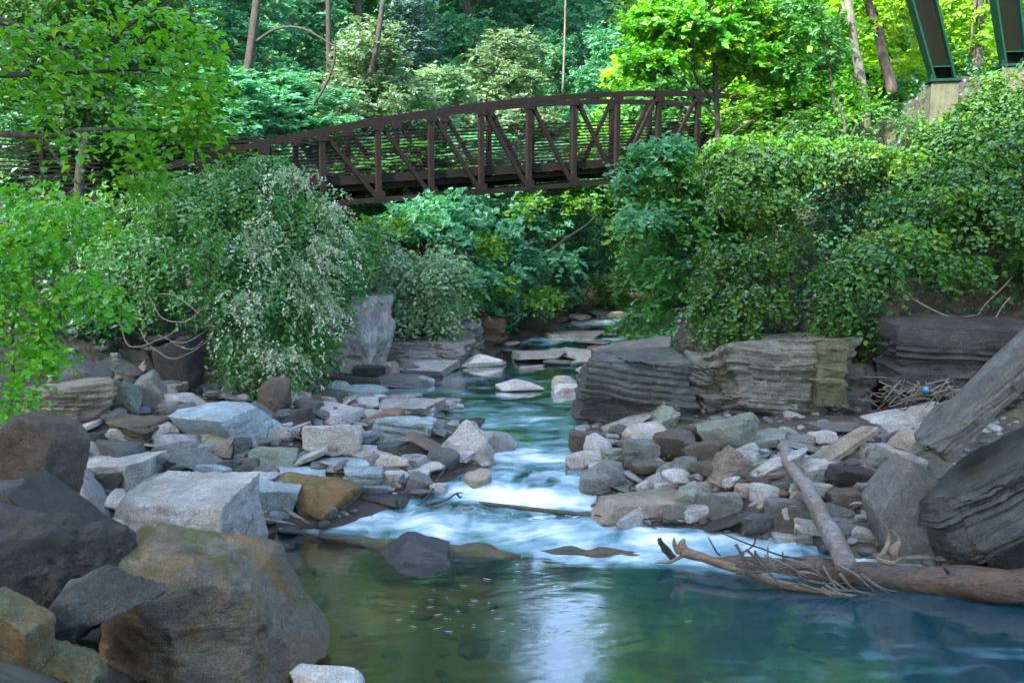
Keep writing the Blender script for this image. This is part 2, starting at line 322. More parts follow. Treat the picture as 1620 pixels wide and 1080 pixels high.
def soil():
    n = N('ground_soil'); tc = n.n('ShaderNodeTexCoord'); P = tc.outputs['Object']; k = n.noise(P, 1.2, 6, .7); f = n.noise(P, 22, 5, .75); g2 = n.noise(P, .5, 3)
    s = n.n('ShaderNodeSeparateXYZ'); n.l(P, s.inputs[0])
    col = n.mix(n.ramp(k, .35, .65), c4(.022, .018, .014), c4(.065, .056, .045)); col = n.mix(n.ramp(g2, .45, .6), col, c4(.085, .075, .05))  # dark soil also carries the shade of gaps between stones
    grav = n.n('ShaderNodeTexVoronoi'); n.l(P, grav.inputs['Vector']); grav.inputs['Scale'].default_value = 9
    col = n.mix(.45, col, n.mix(1, col, n.ramp(grav.outputs['Color'], .1, .9, c4(.4, .4, .4), c4(2, 1.95, 1.9)), 'MULTIPLY'))
    bedc = n.mix(k, c4(.30, .20, .05), c4(.15, .14, .045)); col = n.mix(n.ramp(s.outputs[2], -.02, .06, c4(1, 1, 1), c4(0, 0, 0)), col, bedc)
    bs = n.prin(Base_Color=col, Roughness=.9, Normal=n.bump(n.math('ADD', f, n.math('MULTIPLY', grav.outputs['Distance'], 1.0)), .8, .05)); n.l(bs.outputs[0], n.out.inputs[0]); return n.m
M['soil'] = soil()
tag(link('ground', gridmesh('ground', GX, GY, terr(GX, GY)), M['soil']), 'stony river banks and steep wooded slopes', None, None, 'structure')

# ------------------------------------------------------------------ water
wy = np.concatenate([np.arange(3, 12, .12), np.arange(12, 17, .035), np.arange(17, 46, .1)]); wu = np.linspace(0, 1, 150)
WY, WU = np.meshgrid(wy, wu, indexing='ij'); WXl = np.interp(WY, LEy, LEx) - 1.3; WXr = np.interp(WY, REy, REx) + 1.6; WX = WXl + (WXr - WXl) * WU
S_ = WY + .2 * WX
fast = np.exp(-((S_ - 13.9) / .75) ** 2) + np.exp(-((S_ - 15.0) / .6) ** 2) + .55 * np.exp(-((WY - 30) / .8) ** 2) + .7 * np.exp(-((WY - 33) / .9) ** 2)
fast = fast * 1.0
W0 = wz(WX, WY)
WZ = W0 + np.clip(fast, 0, 1) * (.05 * fbm(xyz(WX * 1.1, WY * 1.6), 2, 21) + .028 * fbm(xyz(WX * 3.4, WY * 2.0), 2, 23)) + .008 * fbm(xyz(WX * .9, WY * .7), 2, 25)
uvw = np.stack([WX.ravel() / 1.0, WY.ravel() / 1.0], -1)
wme = gridmesh('river', WX, WY, WZ, True, uvw)
foam = (.70 * np.exp(-((S_ - 14.9) / .42) ** 2) * (.35 + .95 * np.exp(-((WX - .3) / 1.6) ** 2))
        + .76 * np.exp(-((S_ - 13.75) / .62) ** 2) + .5 * np.exp(-((S_ - 13.1) / .25) ** 2) * sstep(-1.5, 1.5, WX)
        + .64 * np.exp(-((WY - 16.4) / 1.0) ** 2) + .50 * np.exp(-((WY - 19) / 2.2) ** 2) + .3 * np.exp(-((WY - 24) / 3) ** 2)
        + .65 * np.exp(-((WY - 30.2) / .7) ** 2) + .85 * np.exp(-((WY - 33.2) / .6) ** 2)
        + .24 * sstep(13, 10, WY) * sstep(0.5, 3.5, WX - (WY - 11) * -.3))  # last term: thin bluish foam standing in for sky reflected at the right
at_ = wme.attributes.new('foam', 'FLOAT', 'POINT'); at_.data.foreach_set('value', np.clip(foam, 0, 1.2).astype(np.float32).ravel())
dep_ = .16 + .5 * sstep(-1.2, 3.5, WX + .25 * (WY - 11)) * sstep(16, 12, WY) + .35 * sstep(13.5, 16, WY)  # deeper water; its blue murk also carries the colour of reflected sky
at2_ = wme.attributes.new('depth', 'FLOAT', 'POINT'); at2_.data.foreach_set('value', dep_.astype(np.float32).ravel())
def water():
    n = N('river_water'); at1 = n.n('ShaderNodeAttribute', attribute_name='foam'); tc = n.n('ShaderNodeTexCoord'); P = tc.outputs['Object']
    warp = n.n('ShaderNodeVectorMath', operation='ADD'); wnz = n.n('ShaderNodeTexNoise'); n.l(P, wnz.inputs['Vector']); wnz.inputs['Scale'].default_value = .55; wnz.inputs['Detail'].default_value = 2
    sc = n.n('ShaderNodeVectorMath', operation='SCALE'); n.l(wnz.outputs['Color'], sc.inputs[0]); sc.inputs['Scale'].default_value = .8; n.l(P, warp.inputs[0]); n.l(sc.outputs[0], warp.inputs[1]); Q = warp.outputs[0]
    silk = n.noise(n.mapv(Q, (.7, 1.1, 1), (0, 0, .3)), 1.7, 3, .55, .3); strand = n.noise(n.mapv(Q, (1.1, 4.2, 1), (0, 0, .22)), 1.5, 3, .5); broad = n.noise(Q, .8, 3)
    f = n.math('ADD', at1.outputs['Fac'], n.math('ADD', n.math('MULTIPLY', n.math('SUBTRACT', silk, .5), 1.15), n.math('MULTIPLY', n.math('SUBTRACT', strand, .5), .55)))
    f = n.math('MULTIPLY', n.ramp(f, .28, 1.05), .96); f = n.math('MULTIPLY', f, n.ramp(at1.outputs['Fac'], .06, .3))
    wav = n.noise(n.mapv(Q, (2.4, 5.5, 1), (0, 0, -.25)), 1.3, 3, .5); wav2 = n.noise(n.mapv(Q, (1, 2.2, 1), (0, 0, -.25)), .9, 2)
    h = n.math('ADD', n.math('MULTIPLY', wav, .35), n.math('ADD', wav2, n.math('MULTIPLY', strand, n.math('MULTIPLY', at1.outputs['Fac'], .7))))
    nb = n.bump(h, .16, .06)
    fr = n.n('ShaderNodeFresnel'); fr.inputs[0].default_value = 1.36; n.l(nb, fr.inputs['Normal'])
    tr = n.n('ShaderNodeBsdfTransparent'); tr.inputs[0].default_value = (.88, .78, .42, 1)
    murk = n.n('ShaderNodeBsdfDiffuse'); murk.inputs[0].default_value = (.004, .06, .085, 1); dp = n.n('ShaderNodeAttribute', attribute_name='depth')
    mk = n.n('ShaderNodeMixShader'); n.l(dp.outputs['Fac'], mk.inputs[0]); n.l(tr.outputs[0], mk.inputs[1]); n.l(murk.outputs[0], mk.inputs[2])
    gl = n.n('ShaderNodeBsdfGlossy'); gl.inputs['Roughness'].default_value = .09; gl.inputs[0].default_value = (1, 1, 1, 1); n.l(nb, gl.inputs['Normal'])
    m1 = n.n('ShaderNodeMixShader'); n.l(n.math('MULTIPLY', fr.outputs[0], 3.0, clamp=True), m1.inputs[0]); n.l(mk.outputs[0], m1.inputs[1]); n.l(gl.outputs[0], m1.inputs[2])
    fm = n.prin(Base_Color=n.mix(n.ramp(f, .35, .95), c4(.22, .46, .54), c4(.82, .87, .86)), Roughness=.5, Normal=n.bump(silk, .3, .08))  # thin foam tinted blue for the reflected sky
    m2 = n.n('ShaderNodeMixShader'); n.l(f, m2.inputs[0]); n.l(m1.outputs[0], m2.inputs[1]); n.l(fm.outputs[0], m2.inputs[2]); n.l(m2.outputs[0], n.out.inputs[0]); return n.m
M['water'] = water()
tag(link('river_water', wme, M['water']), 'dark green pool and silky blue riffles of the river', None, None, 'structure')

# ------------------------------------------------------------------ rocks
def ico(level):
    import bmesh
    bm = bmesh.new(); bmesh.ops.create_icosphere(bm, subdivisions=level, radius=1)
    V = np.array([v.co[:] for v in bm.verts]); Fa = np.array([[v.index for v in f.verts] for f in bm.faces]); bm.free(); return V / np.linalg.norm(V, axis=1)[:, None], Fa
ICO = {k: ico(k) for k in (2, 3, 4, 5, 6)}
def rock_mesh(seed, dims, kind='block', level=4, rough=1.0, planes=None):
    r = np.random.default_rng(seed); D, Fa = ICO[level]; dims = np.array(dims, float) / 2
    nr, cs = [], []
    tilt = {'slab': .14, 'block': .2, 'strata': .12, 'round': .4, 'wedge': .3, 'point': .3}[kind]
    for ax in range(3):
        for s in (-1, 1):
            v = np.zeros(3); v[ax] = s; v += r.normal(0, tilt, 3) * (0.5 if ax == 2 else 1); nr.append(v); cs.append(r.uniform(.82, 1))
    k = {'slab': 3, 'block': 4, 'strata': 3, 'round': 9, 'wedge': 3, 'point': 3}[kind]
    for _ in range(k):
        v = r.normal(0, 1, 3); v[2] *= .45 if kind in ('slab', 'strata') else .9; v /= np.linalg.norm(v); nr.append(v); cs.append(r.uniform(.86, 1.12) if kind != 'round' else r.uniform(.82, .98))
    if kind == 'wedge': s = r.choice([-1, 1]); nr.append(np.array([s * .75, r.normal(0, .2), .8])); cs.append(.42)
    if kind == 'point':
        for s in (-1, 1): nr.append(np.array([s * .85, r.normal(0, .15), .6])); cs.append(.52)
        nr.append(np.array([0, -.8, .6])); cs.append(.6)
    if planes:
        nr = [np.array(q[:3], float) for q in planes]; cs = [q[3] for q in planes]
    nr = np.array(nr); nr /= np.linalg.norm(nr, axis=1)[:, None]; cs = np.array(cs)
    p = {'round': 12, 'slab': 34, 'strata': 26}.get(kind, 30) * (1.7 if level >= 5 and kind != 'round' else 1)
    dots = np.clip(D @ nr.T, 1e-4, None) / cs; R = (dots ** p).sum(1) ** (-1 / p)
    V = D * R[:, None] * dims
    n_ = D * dims[::-1].max(); sz = dims.min(); L_ = dims.max(); Q = V / L_ + seed * 1.37
    nrm = V / (np.linalg.norm(V, axis=1)[:, None] + 1e-9)
    if level >= 5: V += nrm * (np.abs(fbm(V * 3.1 + seed, 4, 8)) * -.04 * rough * min(1, sz) + fbm(V * 11 + seed, 3, 9) * .010 * rough)[:, None]
    amp = .066 * rough * (1 if kind != 'round' else .9)
    V += nrm * (fbm(Q * 2.2, 4, seed % 97) * amp * (sz + L_) * .5)[:, None]
    # broken faces: quantised offsets
    V += nrm * ((np.round(fbm(Q * 1.6 + 9, 2, 5) * 3) / 3) * amp * .55 * sz)[:, None]
    if kind == 'strata':
        th = .12; zz = (V[:, 2] + .10 * V[:, 0] + .05 * fbm(V * .7 + seed, 2, 1) + .012 * fbm(V * 4 + seed, 2, 2)) / th; zz = zz + 1.1 * vnoise(xyz(zz * .45, 0 * zz + seed), 2)
        i = np.floor(zz); fz = zz - i; off = _h(i.astype(np.int64), np.floor(fbm(V * .55 + seed) * 1.2).astype(np.int64), i.astype(np.int64) * 0, seed) - .5
        i2 = np.floor(zz * 2.7); off2 = _h(i2.astype(np.int64), i2.astype(np.int64) * 0, i2.astype(np.int64) * 0, seed + 3) - .5
        gr = np.exp(-((fz) / .16) ** 2) + np.exp(-((1 - fz) / .12) ** 2)
        hv = D * np.array([1, 1, 0.05]); hv /= np.linalg.norm(hv, axis=1)[:, None] + 1e-9; side = np.sqrt(np.clip(1 - nrm[:, 2] ** 2, 0, 1))
        V += hv * ((off * .16 + off2 * .05 - gr * .05 * (.4 + .6 * (off > -.2))) * side * min(1, sz * 2.2))[:, None]
        ce = np.floor((V[:, 0] * .9 + V[:, 1] * .5) / .55 + 2.5 * _h(np.floor(zz / 2.6).astype(np.int64), i.astype(np.int64) * 0, i.astype(np.int64) * 0, seed + 9)); V += hv * ((_h(ce.astype(np.int64), np.floor(zz / 2.6).astype(np.int64), i.astype(np.int64) * 0, seed + 4) - .5) * .13 * side * min(1, sz * 1.5))[:, None]
    me = mesh('rock', V, Fa.ravel(), np.full(len(Fa), 3), True); me.set_sharp_from_angle(angle=math.radians(32)); return me
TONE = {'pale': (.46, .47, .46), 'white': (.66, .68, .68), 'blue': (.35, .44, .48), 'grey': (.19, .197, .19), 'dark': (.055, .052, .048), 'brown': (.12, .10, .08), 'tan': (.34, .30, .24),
        'green': (.24, .28, .235), 'lilac': (.35, .35, .355), 'gold': (.26, .195, .105), 'rust': (.19, .135, .105), 'slate': (.105, .118, .115), 'cream': (.52, .50, .46), 'olive': (.17, .17, .10), 'bould': (.17, .15, .115), 'stone': (.27, .275, .235), 'coal': (.035, .035, .038)}
ROCKS = []     # (screen x, screen y, short phrase, depth) for phrases of the loose stones
def put_rock(px, base, w, h, tone, kind, label, roll=0, Y=None, dep=.75, mat='rock', level=None, seed=None, cat='rock', yaw=None, sink=.12, name=None, jit=.10, rough=1.0, dz=0, Hm=None, group=None, planes=None):
    global _rk
    seed = seed if seed is not None else int(px * 7 + base * 3) % 9973
    r = np.random.default_rng(seed)
    if Y is None: g = ground(px, base - .0); Y = g[1]
    else: g = at(px, base, Y); g[2] = max(float(terr(g[0], g[1])), g[2]) if dz == 0 else g[2]
    k = math.hypot(g[0], g[1]) / F * 1.11; W = w * k; D_ = dep * W; al = math.atan2(CAMZ - g[2], g[1])
    hm = h * k * .97; H = Hm or max((hm - .62 * D_ * math.sin(al)) / math.cos(al), .30 * hm)
    if base < 602 and Y > 24: H *= .62; D_ *= 1.35
    H2 = H * (1 + sink); lv = level or (3 if w < 42 else 4 if w < 150 else 5)
    ca, sa = abs(math.cos(roll)), abs(math.sin(roll))
    if roll:       # bounding box given: recover the tilted slab's own length and thickness
        den = ca * ca - sa * sa
        if abs(den) > .25: L0 = max((W * ca - H * sa) / den, .3 * W); T0 = max((H * ca - W * sa) / den, .22 * min(W, H))
        else: L0 = math.hypot(W, H) * .92; T0 = .35 * min(W, H) + .1 * max(W, H)
        dims = (L0, D_, T0)
    else: dims = (W, D_, H2)
    me = rock_mesh(seed, dims, kind, lv, rough, planes); nm = name or ('boulder' if w > 105 else 'rock')
    o = link(nm, me, M[mat]); zc = g[2] + H / 2 - H * sink / 2 - dz * 0
    o.location = (g[0], g[1] + D_ * .42, zc)
    o.rotation_euler = (r.normal(0, jit * .6), -roll + r.normal(0, jit * .5), (yaw if yaw is not None else r.normal(0, .25)))
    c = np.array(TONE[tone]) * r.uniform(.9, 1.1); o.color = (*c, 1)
    short = label.split('|')[0]; tag(o, label.replace('|', ' '), 'boulder' if w > 105 else 'rock', group)
    ROCKS.append((px, base - h / 2, short, w, h, o.location[1], tone)); return o
# ------------------------------------------------------------------ hand-placed rocks: x centre, base y, width, height, tone, kind, label, options
RK = [
# near left pile
(290, 1112, 305, 250, 'gold', 'round', 'huge ochre and grey foreground boulder with mossy edge|beside the green pool', dict(Y=8.5, mat='mossrock', level=6, dep=.85, seed=411, kindx='block', jit=.02, yaw=.15, rough=1.3, tone='bould', planes=[(.406,-.05,.914,.66),(.936,-.1,.35,.68),(-.97,-.1,.2,.88),(-.5,-.2,.84,.98),(0,1,.1,1),(0,0,-1,1),(.25,-.95,.25,.72),(-.55,-.8,.05,.80),(.1,-.7,.7,.86),(.7,-.66,.1,.82)])),
(58, 1010, 200, 190, 'dark', 'round', 'coarse black-brown craggy boulder|at the frame edge above the smooth wedge', dict(Y=8.6, level=6, dep=.8, seed=78, rough=1.7)),
(90, 1045, 150, 140, 'slate', 'wedge', 'smooth dark slate wedge|leaning against the huge ochre boulder', dict(Y=7.9, roll=.55, level=5, dep=.5)),
(112, 905, 150, 115, 'dark', 'slab', 'dark slab crossed by a long white vein|tilted behind the craggy black-brown boulder', dict(Y=9.9, roll=-.65, level=5, dep=.7)),
(20, 1100, 75, 105, 'olive', 'block', 'yellow-green lichened block|in the bottom corner under the craggy boulder', dict(Y=7.4, mat='mossrock', level=5)),
(92, 1100, 100, 70, 'olive', 'wedge', 'low mossy green wedge|at the foot of the smooth slate wedge', dict(Y=7.5, mat='mossrock', level=4)),
(520, 1100, 120, 30, 'white', 'slab', 'half-sunk white ledge|breaking the water beyond the huge ochre boulder', dict(Y=8.8, Hm=.16, dep=.4, level=4)),
(272, 884, 64, 26, 'blue', 'round', 'small pale blue lump|peeping over the top of the huge ochre boulder', dict(Y=9.9, dz=1, level=4)),
(272, 872, 205, 122, 'pale', 'block', 'big flat-topped pale block with dark front face|at the edge of the pool', dict(level=6, dep=.62, seed=1203, Y=12.0, yaw=-.3, jit=.02, Hm=.80, sink=.2, planes=[(-1,.1,.2,.97),(1,.05,0,.95),(0,-1,.12,.9),(0,1,.1,1),(0,0,-1,1),(-.12,-.28,1,.78),(-.8,-.6,.3,.95)])),
(46, 787, 100, 120, 'brown', 'block', 'upright dark brown standing block|at the frame edge above the veined slab', dict(Y=12.0, level=5, dep=.6, dz=1)),
(30, 838, 90, 75, 'slate', 'slab', 'dark greenish slab with pale streaks|under the standing block', dict(Y=11, level=4, dz=1)),
(128, 828, 85, 80, 'lilac', 'wedge', 'pinkish pale slanted slab|between the standing block and the flat-topped block', dict(roll=-.5, level=4)),
(163, 882, 66, 58, 'cream', 'block', 'broken whitish stone|wedged behind the white-veined slab', dict(Y=11, dz=1)),
(155, 792, 52, 40, 'dark', 'block', 'squat dark block|under the lip of the pale flat shelf', {}),
(160, 782, 125, 58, 'pale', 'slab', 'pale flat shelf slab|just behind the flat-topped block', dict(level=5)),
(248, 782, 62, 46, 'pale', 'wedge', 'pale grey wedge|propped on the back of the flat-topped block', dict(roll=.35)),
(331, 762, 66, 36, 'grey', 'wedge', 'dark-sided grey wedge|uphill of the flat-topped block', dict(roll=-.35)),
(137, 724, 42, 36, 'dark', 'block', 'small dark cube|on the pale gravel behind the shelf slab', {}),
(195, 744, 52, 38, 'slate', 'round', 'rounded split slate stone|resting on the pale shelf slab', {}),
(86, 682, 116, 70, 'tan', 'strata', 'lichen-speckled layered boulder|below the bright green shrub', dict(level=5, mat='strata', dep=.7)),
(124, 642, 78, 66, 'slate', 'slab', 'large smooth grey slab|leaning behind the lichen-speckled boulder', dict(roll=-.5, level=4, Y=18)),
(186, 658, 58, 48, 'green', 'wedge', 'grey-green wedge|beside the lichen-speckled boulder', {}),
(230, 648, 50, 56, 'grey', 'slab', 'leaning grey slab standing on end|below the dark slope', dict(roll=-1.05, Y=17.6)),
(210, 706, 76, 52, 'brown', 'strata', 'brown layered stone|in front of the grey-green wedge', dict(mat='strata', level=4, roll=-.2)),
(348, 706, 124, 66, 'blue', 'slab', 'large pale blue boulder|in the middle of the stone field', dict(level=5, dep=.8, seed=557, kindx='block')),
(262, 625, 44, 20, 'tan', 'slab', 'flat tan slab|beside the leaning grey slab', {}),
(296, 728, 92, 38, 'brown', 'slab', 'brown slanted slab|under the large pale blue boulder', dict(roll=-.3)),
(185, 609, 58, 40, 'slate', 'slab', 'dark blue-green slab|at the foot of the leafy slope', dict(roll=-.5)),
(212, 590, 44, 36, 'dark', 'block', 'dark block on the slope|behind the dark blue-green slab', {}),
(258, 604, 60, 24, 'grey', 'slab', 'flat grey ledge stone|above the flat tan slab', {}),
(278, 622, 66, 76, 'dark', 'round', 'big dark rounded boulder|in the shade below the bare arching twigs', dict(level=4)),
(331, 616, 44, 24, 'grey', 'block', 'blunt grey stone|under the white-tipped shrub', {}),
(365, 630, 26, 30, 'slate', 'block', 'narrow slate stone|before the white-tipped shrub', {}),
(388, 632, 34, 26, 'dark', 'block', 'small black stone|behind the rounded brown boulder', {}),
(283, 652, 44, 28, 'lilac', 'block', 'small violet-grey block|above the large pale blue boulder', {}),
(431, 660, 54, 60, 'brown', 'round', 'rounded brown boulder|under the white-tipped shrub', dict(level=5)),
(411, 676, 46, 38, 'grey', 'wedge', 'dark grey wedge|beside the large pale blue boulder', {}),
(465, 682, 50, 34, 'dark', 'block', 'dark grey split block|in front of the rounded brown boulder', {}),
(490, 644, 32, 20, 'rust', 'block', 'small rusty stone|beside the rounded brown boulder', {}),
(426, 745, 68, 38, 'green', 'block', 'grey-green block|just riverward of the large pale blue boulder', {}),
(388, 754, 38, 28, 'brown', 'round', 'small round brown stone|next to the grey-green block', {}),
(476, 748, 74, 44, 'pale', 'slab', 'pale grey tilted block|in front of the cream craggy boulder', dict(roll=.35, level=4)),
(519, 722, 98, 52, 'cream', 'block', 'cream craggy boulder|in the middle of the bank', dict(level=5)),
(387, 788, 62, 36, 'pale', 'round', 'pale craggy stone|beside the flat-topped block', {}),
(424, 821, 76, 56, 'blue', 'block', 'blue-grey angular block|at the end of the half-drowned branch', dict(level=5)),
(501, 813, 108, 64, 'gold', 'round', 'golden-brown rounded boulder|at the edge of the white riffle', dict(level=5, mat='mossrock', seed=91)),
(510, 822, 50, 26, 'grey', 'round', 'pitted grey cobble|at the foot of the golden-brown boulder', dict(dep=.6)),
(466, 776, 88, 34, 'blue', 'slab', 'smooth pale blue slab|behind the golden-brown boulder', dict(level=4)),
(545, 752, 86, 30, 'blue', 'slab', 'wide blue-white flat slab|between the cream boulder and the blue layered stone', dict(level=4)),
(573, 780, 62, 40, 'blue', 'strata', 'blue layered stone|just above the wet dark slab', dict(mat='strata', level=4)),
(600, 798, 100, 24, 'dark', 'slab', 'wet dark flat slab|lying in the edge of the riffle', dict(mat='wetrock')),
(624, 774, 50, 34, 'cream', 'round', 'cream and brown egg-shaped stone|at the water edge', {}),
(613, 745, 54, 26, 'cream', 'round', 'long cream rounded stone|behind the egg-shaped stone', {}),
(662, 744, 46, 22, 'grey', 'round', 'rounded grey stone|at the foot of the rust-brown tilted block', {}),
(613, 724, 42, 20, 'slate', 'block', 'little slate block|behind the long cream stone', {}),
(655, 724, 50, 22, 'dark', 'block', 'dark low block|tucked under the blue layered boulder', {}),
(636, 710, 90, 48, 'blue', 'strata', 'big blue layered boulder|below the lilac slabs', dict(level=5, mat='strata', dep=.6)),
(689, 732, 66, 40, 'rust', 'slab', 'rust-brown tilted block|against the pale blue pointed slab', dict(roll=-.55, level=4)),
(738, 732, 92, 72, 'blue', 'point', 'pale blue pointed slab|standing at the water edge', dict(level=5, dep=.45, seed=303, tone='pale')),
(778, 716, 50, 34, 'lilac', 'block', 'violet-grey block with dark wet end|behind the pointed slab', {}),
(558, 702, 52, 34, 'blue', 'slab', 'light blue tilted plate|beside the cream craggy boulder', dict(roll=-.3)),
(611, 677, 58, 36, 'rust', 'wedge', 'brown-faced wedge|on top of the stone field near the water', dict(level=4)),
(643, 659, 90, 26, 'lilac', 'slab', 'broad flat lilac slab|behind the brown-faced wedge', dict(level=4)),
(638, 635, 52, 13, 'lilac', 'slab', 'thin violet plate|at the upstream edge of the stones', {}),
(580, 632, 66, 20, 'blue', 'slab', 'clear blue flat slab|at the far end of the stone field', dict(level=4)),
(547, 652, 32, 28, 'pale', 'slab', 'pale grey plate on edge|beside the clear blue flat slab', dict(roll=.6)),
(511, 642, 46, 20, 'pale', 'slab', 'pale flat stone|between the rusty stone and the plate on edge', {}),
(581, 652, 34, 24, 'blue', 'block', 'pale blue cube|in front of the clear blue flat slab', {}),
(528, 670, 78, 26, 'lilac', 'slab', 'long lilac slab|behind the cream craggy boulder', dict(level=4)),
(672, 662, 36, 20, 'blue', 'slab', 'small blue plate|riverward of the broad lilac slab', {}),
(688, 688, 34, 27, 'grey', 'block', 'grey block|behind the pale blue pointed slab', {}),
(747, 678, 34, 14, 'dark', 'round', 'small dark stone awash|upstream of the violet-grey block', dict(mat='wetrock')),
(551, 623, 84, 30, 'dark', 'slab', 'dark shelf rock at the water|under the split rock wall', dict(level=4)),
(582, 604, 46, 26, 'dark', 'strata', 'dark layered stone|at the foot of the split rock wall', dict(mat='strata')),
(640, 613, 80, 20, 'grey', 'strata', 'low stack of dark layers|at the waterline before the flat-topped slab', dict(mat='strata')),
(675, 594, 78, 26, 'pale', 'slab', 'flat-topped grey slab|on the far shore before the white boulder', dict(level=5)),
(763, 581, 70, 31, 'white', 'point', 'white pointed boulder|at the head of the upper pool', dict(level=5, dep=.5)),
(814, 620, 64, 17, 'white', 'round', 'low white rock|alone in midstream', dict(level=4)),
(892, 618, 40, 24, 'pale', 'round', 'rounded pale boulder|in the water off the layered ledge', dict(level=4)),
(903, 622, 44, 14, 'white', 'slab', 'white plate awash|in front of the rounded pale boulder', {}),
(710, 639, 42, 9, 'lilac', 'slab', 'thin slab awash|in the upper pool', {}),
(722, 646, 24, 6, 'pale', 'slab', 'sliver of stone awash|just downstream of the thin slab', {}),
# upper ledges
(853, 571, 84, 22, 'lilac', 'slab', 'long flat pale ledge|across the foot of the upper riffle', dict(level=4)),
(915, 568, 64, 16, 'pale', 'slab', 'pale flat ledge|next to the long ledge in midstream', {}),
(928, 587, 44, 22, 'pale', 'slab', 'tilted pale plate|among the midstream ledges', dict(roll=.4)),
(964, 578, 32, 18, 'green', 'block', 'greenish block|among the midstream ledges', {}),
(996, 571, 54, 20, 'white', 'slab', 'white slab|nearest the layered ledge at the ford', dict(roll=.2)),
(951, 558, 44, 11, 'rust', 'slab', 'reddish flat stone|on the upstream side of the ledges', {}),
(885, 578, 40, 10, 'grey', 'slab', 'low grey plate|between the ledges and the upper pool', {}),
(876, 527, 38, 14, 'grey', 'round', 'rounded grey stone|on the far left shore of the upper riffle', {}),
(918, 511, 36, 22, 'lilac', 'round', 'violet boulder|on the far shore beyond the riffle', {}),
(981, 503, 32, 15, 'pale', 'round', 'farthest pale boulder|where the river turns out of sight', {}),
(886, 513, 30, 20, 'brown', 'round', 'brown boulder|under the far bushes', {}),
(808, 548, 26, 10, 'pale', 'round', 'small pale stone|on the shore above the white boulder', {}),
(950, 500, 34, 14, 'grey', 'round', 'grey far boulder|between the violet and the farthest boulders', {}),
(940, 545, 60, 8, 'grey', 'slab', 'low ledge awash|under the upper riffle', {}),
(1010, 549, 56, 12, 'grey', 'slab', 'long grey ledge|under the leafy branches by the ford', {}),
# right bank
(930, 718, 56, 36, 'brown', 'block', 'brown-grey angular block|at the water below the layered ledge', dict(level=4)),
(920, 741, 54, 27, 'cream', 'round', 'cream stone standing in the current|below the angular block', {}),
(961, 773, 88, 26, 'green', 'slab', 'long pale green slab|half under water', dict(level=4)),
(1020, 778, 28, 20, 'pale', 'wedge', 'small pale wedge|beside the half-sunk green slab', {}),
(1054, 778, 42, 18, 'pale', 'slab', 'small pale plate|at the waterline of the inlet', {}),
(1032, 824, 172, 42, 'tan', 'slab', 'long tan flat slab with dark underside|at the riffle edge', dict(level=5, dep=.45, mat='rock')),
(1160, 836, 100, 40, 'dark', 'wedge', 'low dark sloping slab|by the riffle, downstream of the tan slab', dict(roll=.28, level=4)),
(1141, 822, 66, 42, 'grey', 'block', 'grey block|behind the low dark sloping slab', {}),
(1054, 676, 56, 44, 'green', 'point', 'pale green pointed boulder|leaning on the layered ledge', dict(level=5)),
(995, 688, 72, 34, 'lilac', 'slab', 'sloping lilac slab|at the foot of the layered ledge', dict(roll=.3, level=4)),
(1025, 704, 78, 38, 'cream', 'round', 'lumpy cream boulder|below the pale green pointed boulder', dict(level=4)),
(1066, 731, 64, 48, 'brown', 'block', 'white-topped brown block|in the middle of the rubble', dict(level=4)),
(1012, 741, 52, 46, 'grey', 'block', 'square grey block|beside the white-topped brown block', dict(level=4)),
(1152, 721, 66, 54, 'green', 'block', 'grey-green squared boulder|under the great overhanging block', dict(level=4)),
(1212, 714, 72, 36, 'green', 'slab', 'green tilted slab|below the great overhanging block', dict(roll=.22, level=4)),
(1156, 764, 60, 62, 'tan', 'point', 'tan pointed block with fine layers|in the rubble', dict(level=5, mat='strata')),
(1243, 764, 64, 64, 'pale', 'wedge', 'smooth pale slab|standing behind the fallen grey trunk', dict(roll=.7, level=4)),
(1085, 758, 48, 34, 'grey', 'block', 'grey chipped block|downhill of the white-topped brown block', {}),
(1031, 754, 56, 26, 'brown', 'round', 'low brown stone|in front of the square grey block', {}),
(1149, 776, 38, 23, 'white', 'wedge', 'bright white stone|at the foot of the tan pointed block', {}),
(1235, 794, 40, 26, 'rust', 'wedge', 'rust-red wedge|close by the fallen grey trunk', {}),
(1243, 834, 60, 46, 'grey', 'block', 'grey faceted boulder|beside the lower trunk by the water', dict(level=4)),
(1200, 843, 46, 26, 'grey', 'wedge', 'small grey wedge|at the water by the faceted boulder', {}),
(1279, 844, 40, 40, 'slate', 'block', 'slate block|touching the fallen grey trunk', {}),
(1360, 776, 84, 44, 'dark', 'slab', 'wide dark slab with fine grain|among the upper rubble', dict(roll=-.15, level=4)),
(1322, 742, 104, 50, 'tan', 'slab', 'long weathered shaft of rock|rising beside the trunk top', dict(roll=.5, level=4, mat='strata', dep=.35)),
(1305, 702, 44, 20, 'pale', 'block', 'pale box-shaped block|under the overhang', {}),
(1345, 692, 92, 22, 'grey', 'slab', 'broad flat grey slab|in the shade of the overhang', {}),
(1340, 812, 54, 38, 'brown', 'slab', 'brown wedge-ended slab|between the trunk and the big triangular boulder', {}),
(1383, 804, 36, 34, 'grey', 'block', 'upright grey chunk|next to the big triangular boulder', {}),
(1366, 829, 78, 14, 'grey', 'slab', 'thin flat step|at the foot of the upright chunk', {}),
(1341, 856, 40, 28, 'grey', 'round', 'rough grey lump|by the foot of the fallen trunk', {}),
(1380, 853, 34, 20, 'slate', 'round', 'small slate cobble|near the pale driftwood root', {}),
(1426, 690, 78, 50, 'pale', 'block', 'pale-topped oblong block|below the heap of twigs', dict(roll=.25, level=4)),
(1493, 689, 58, 60, 'grey', 'wedge', 'white-edged grey block|standing beside the leaning slab', dict(roll=.6, level=4)),
(1453, 715, 54, 30, 'tan', 'block', 'tan block|squeezed below the white-edged block', {}),
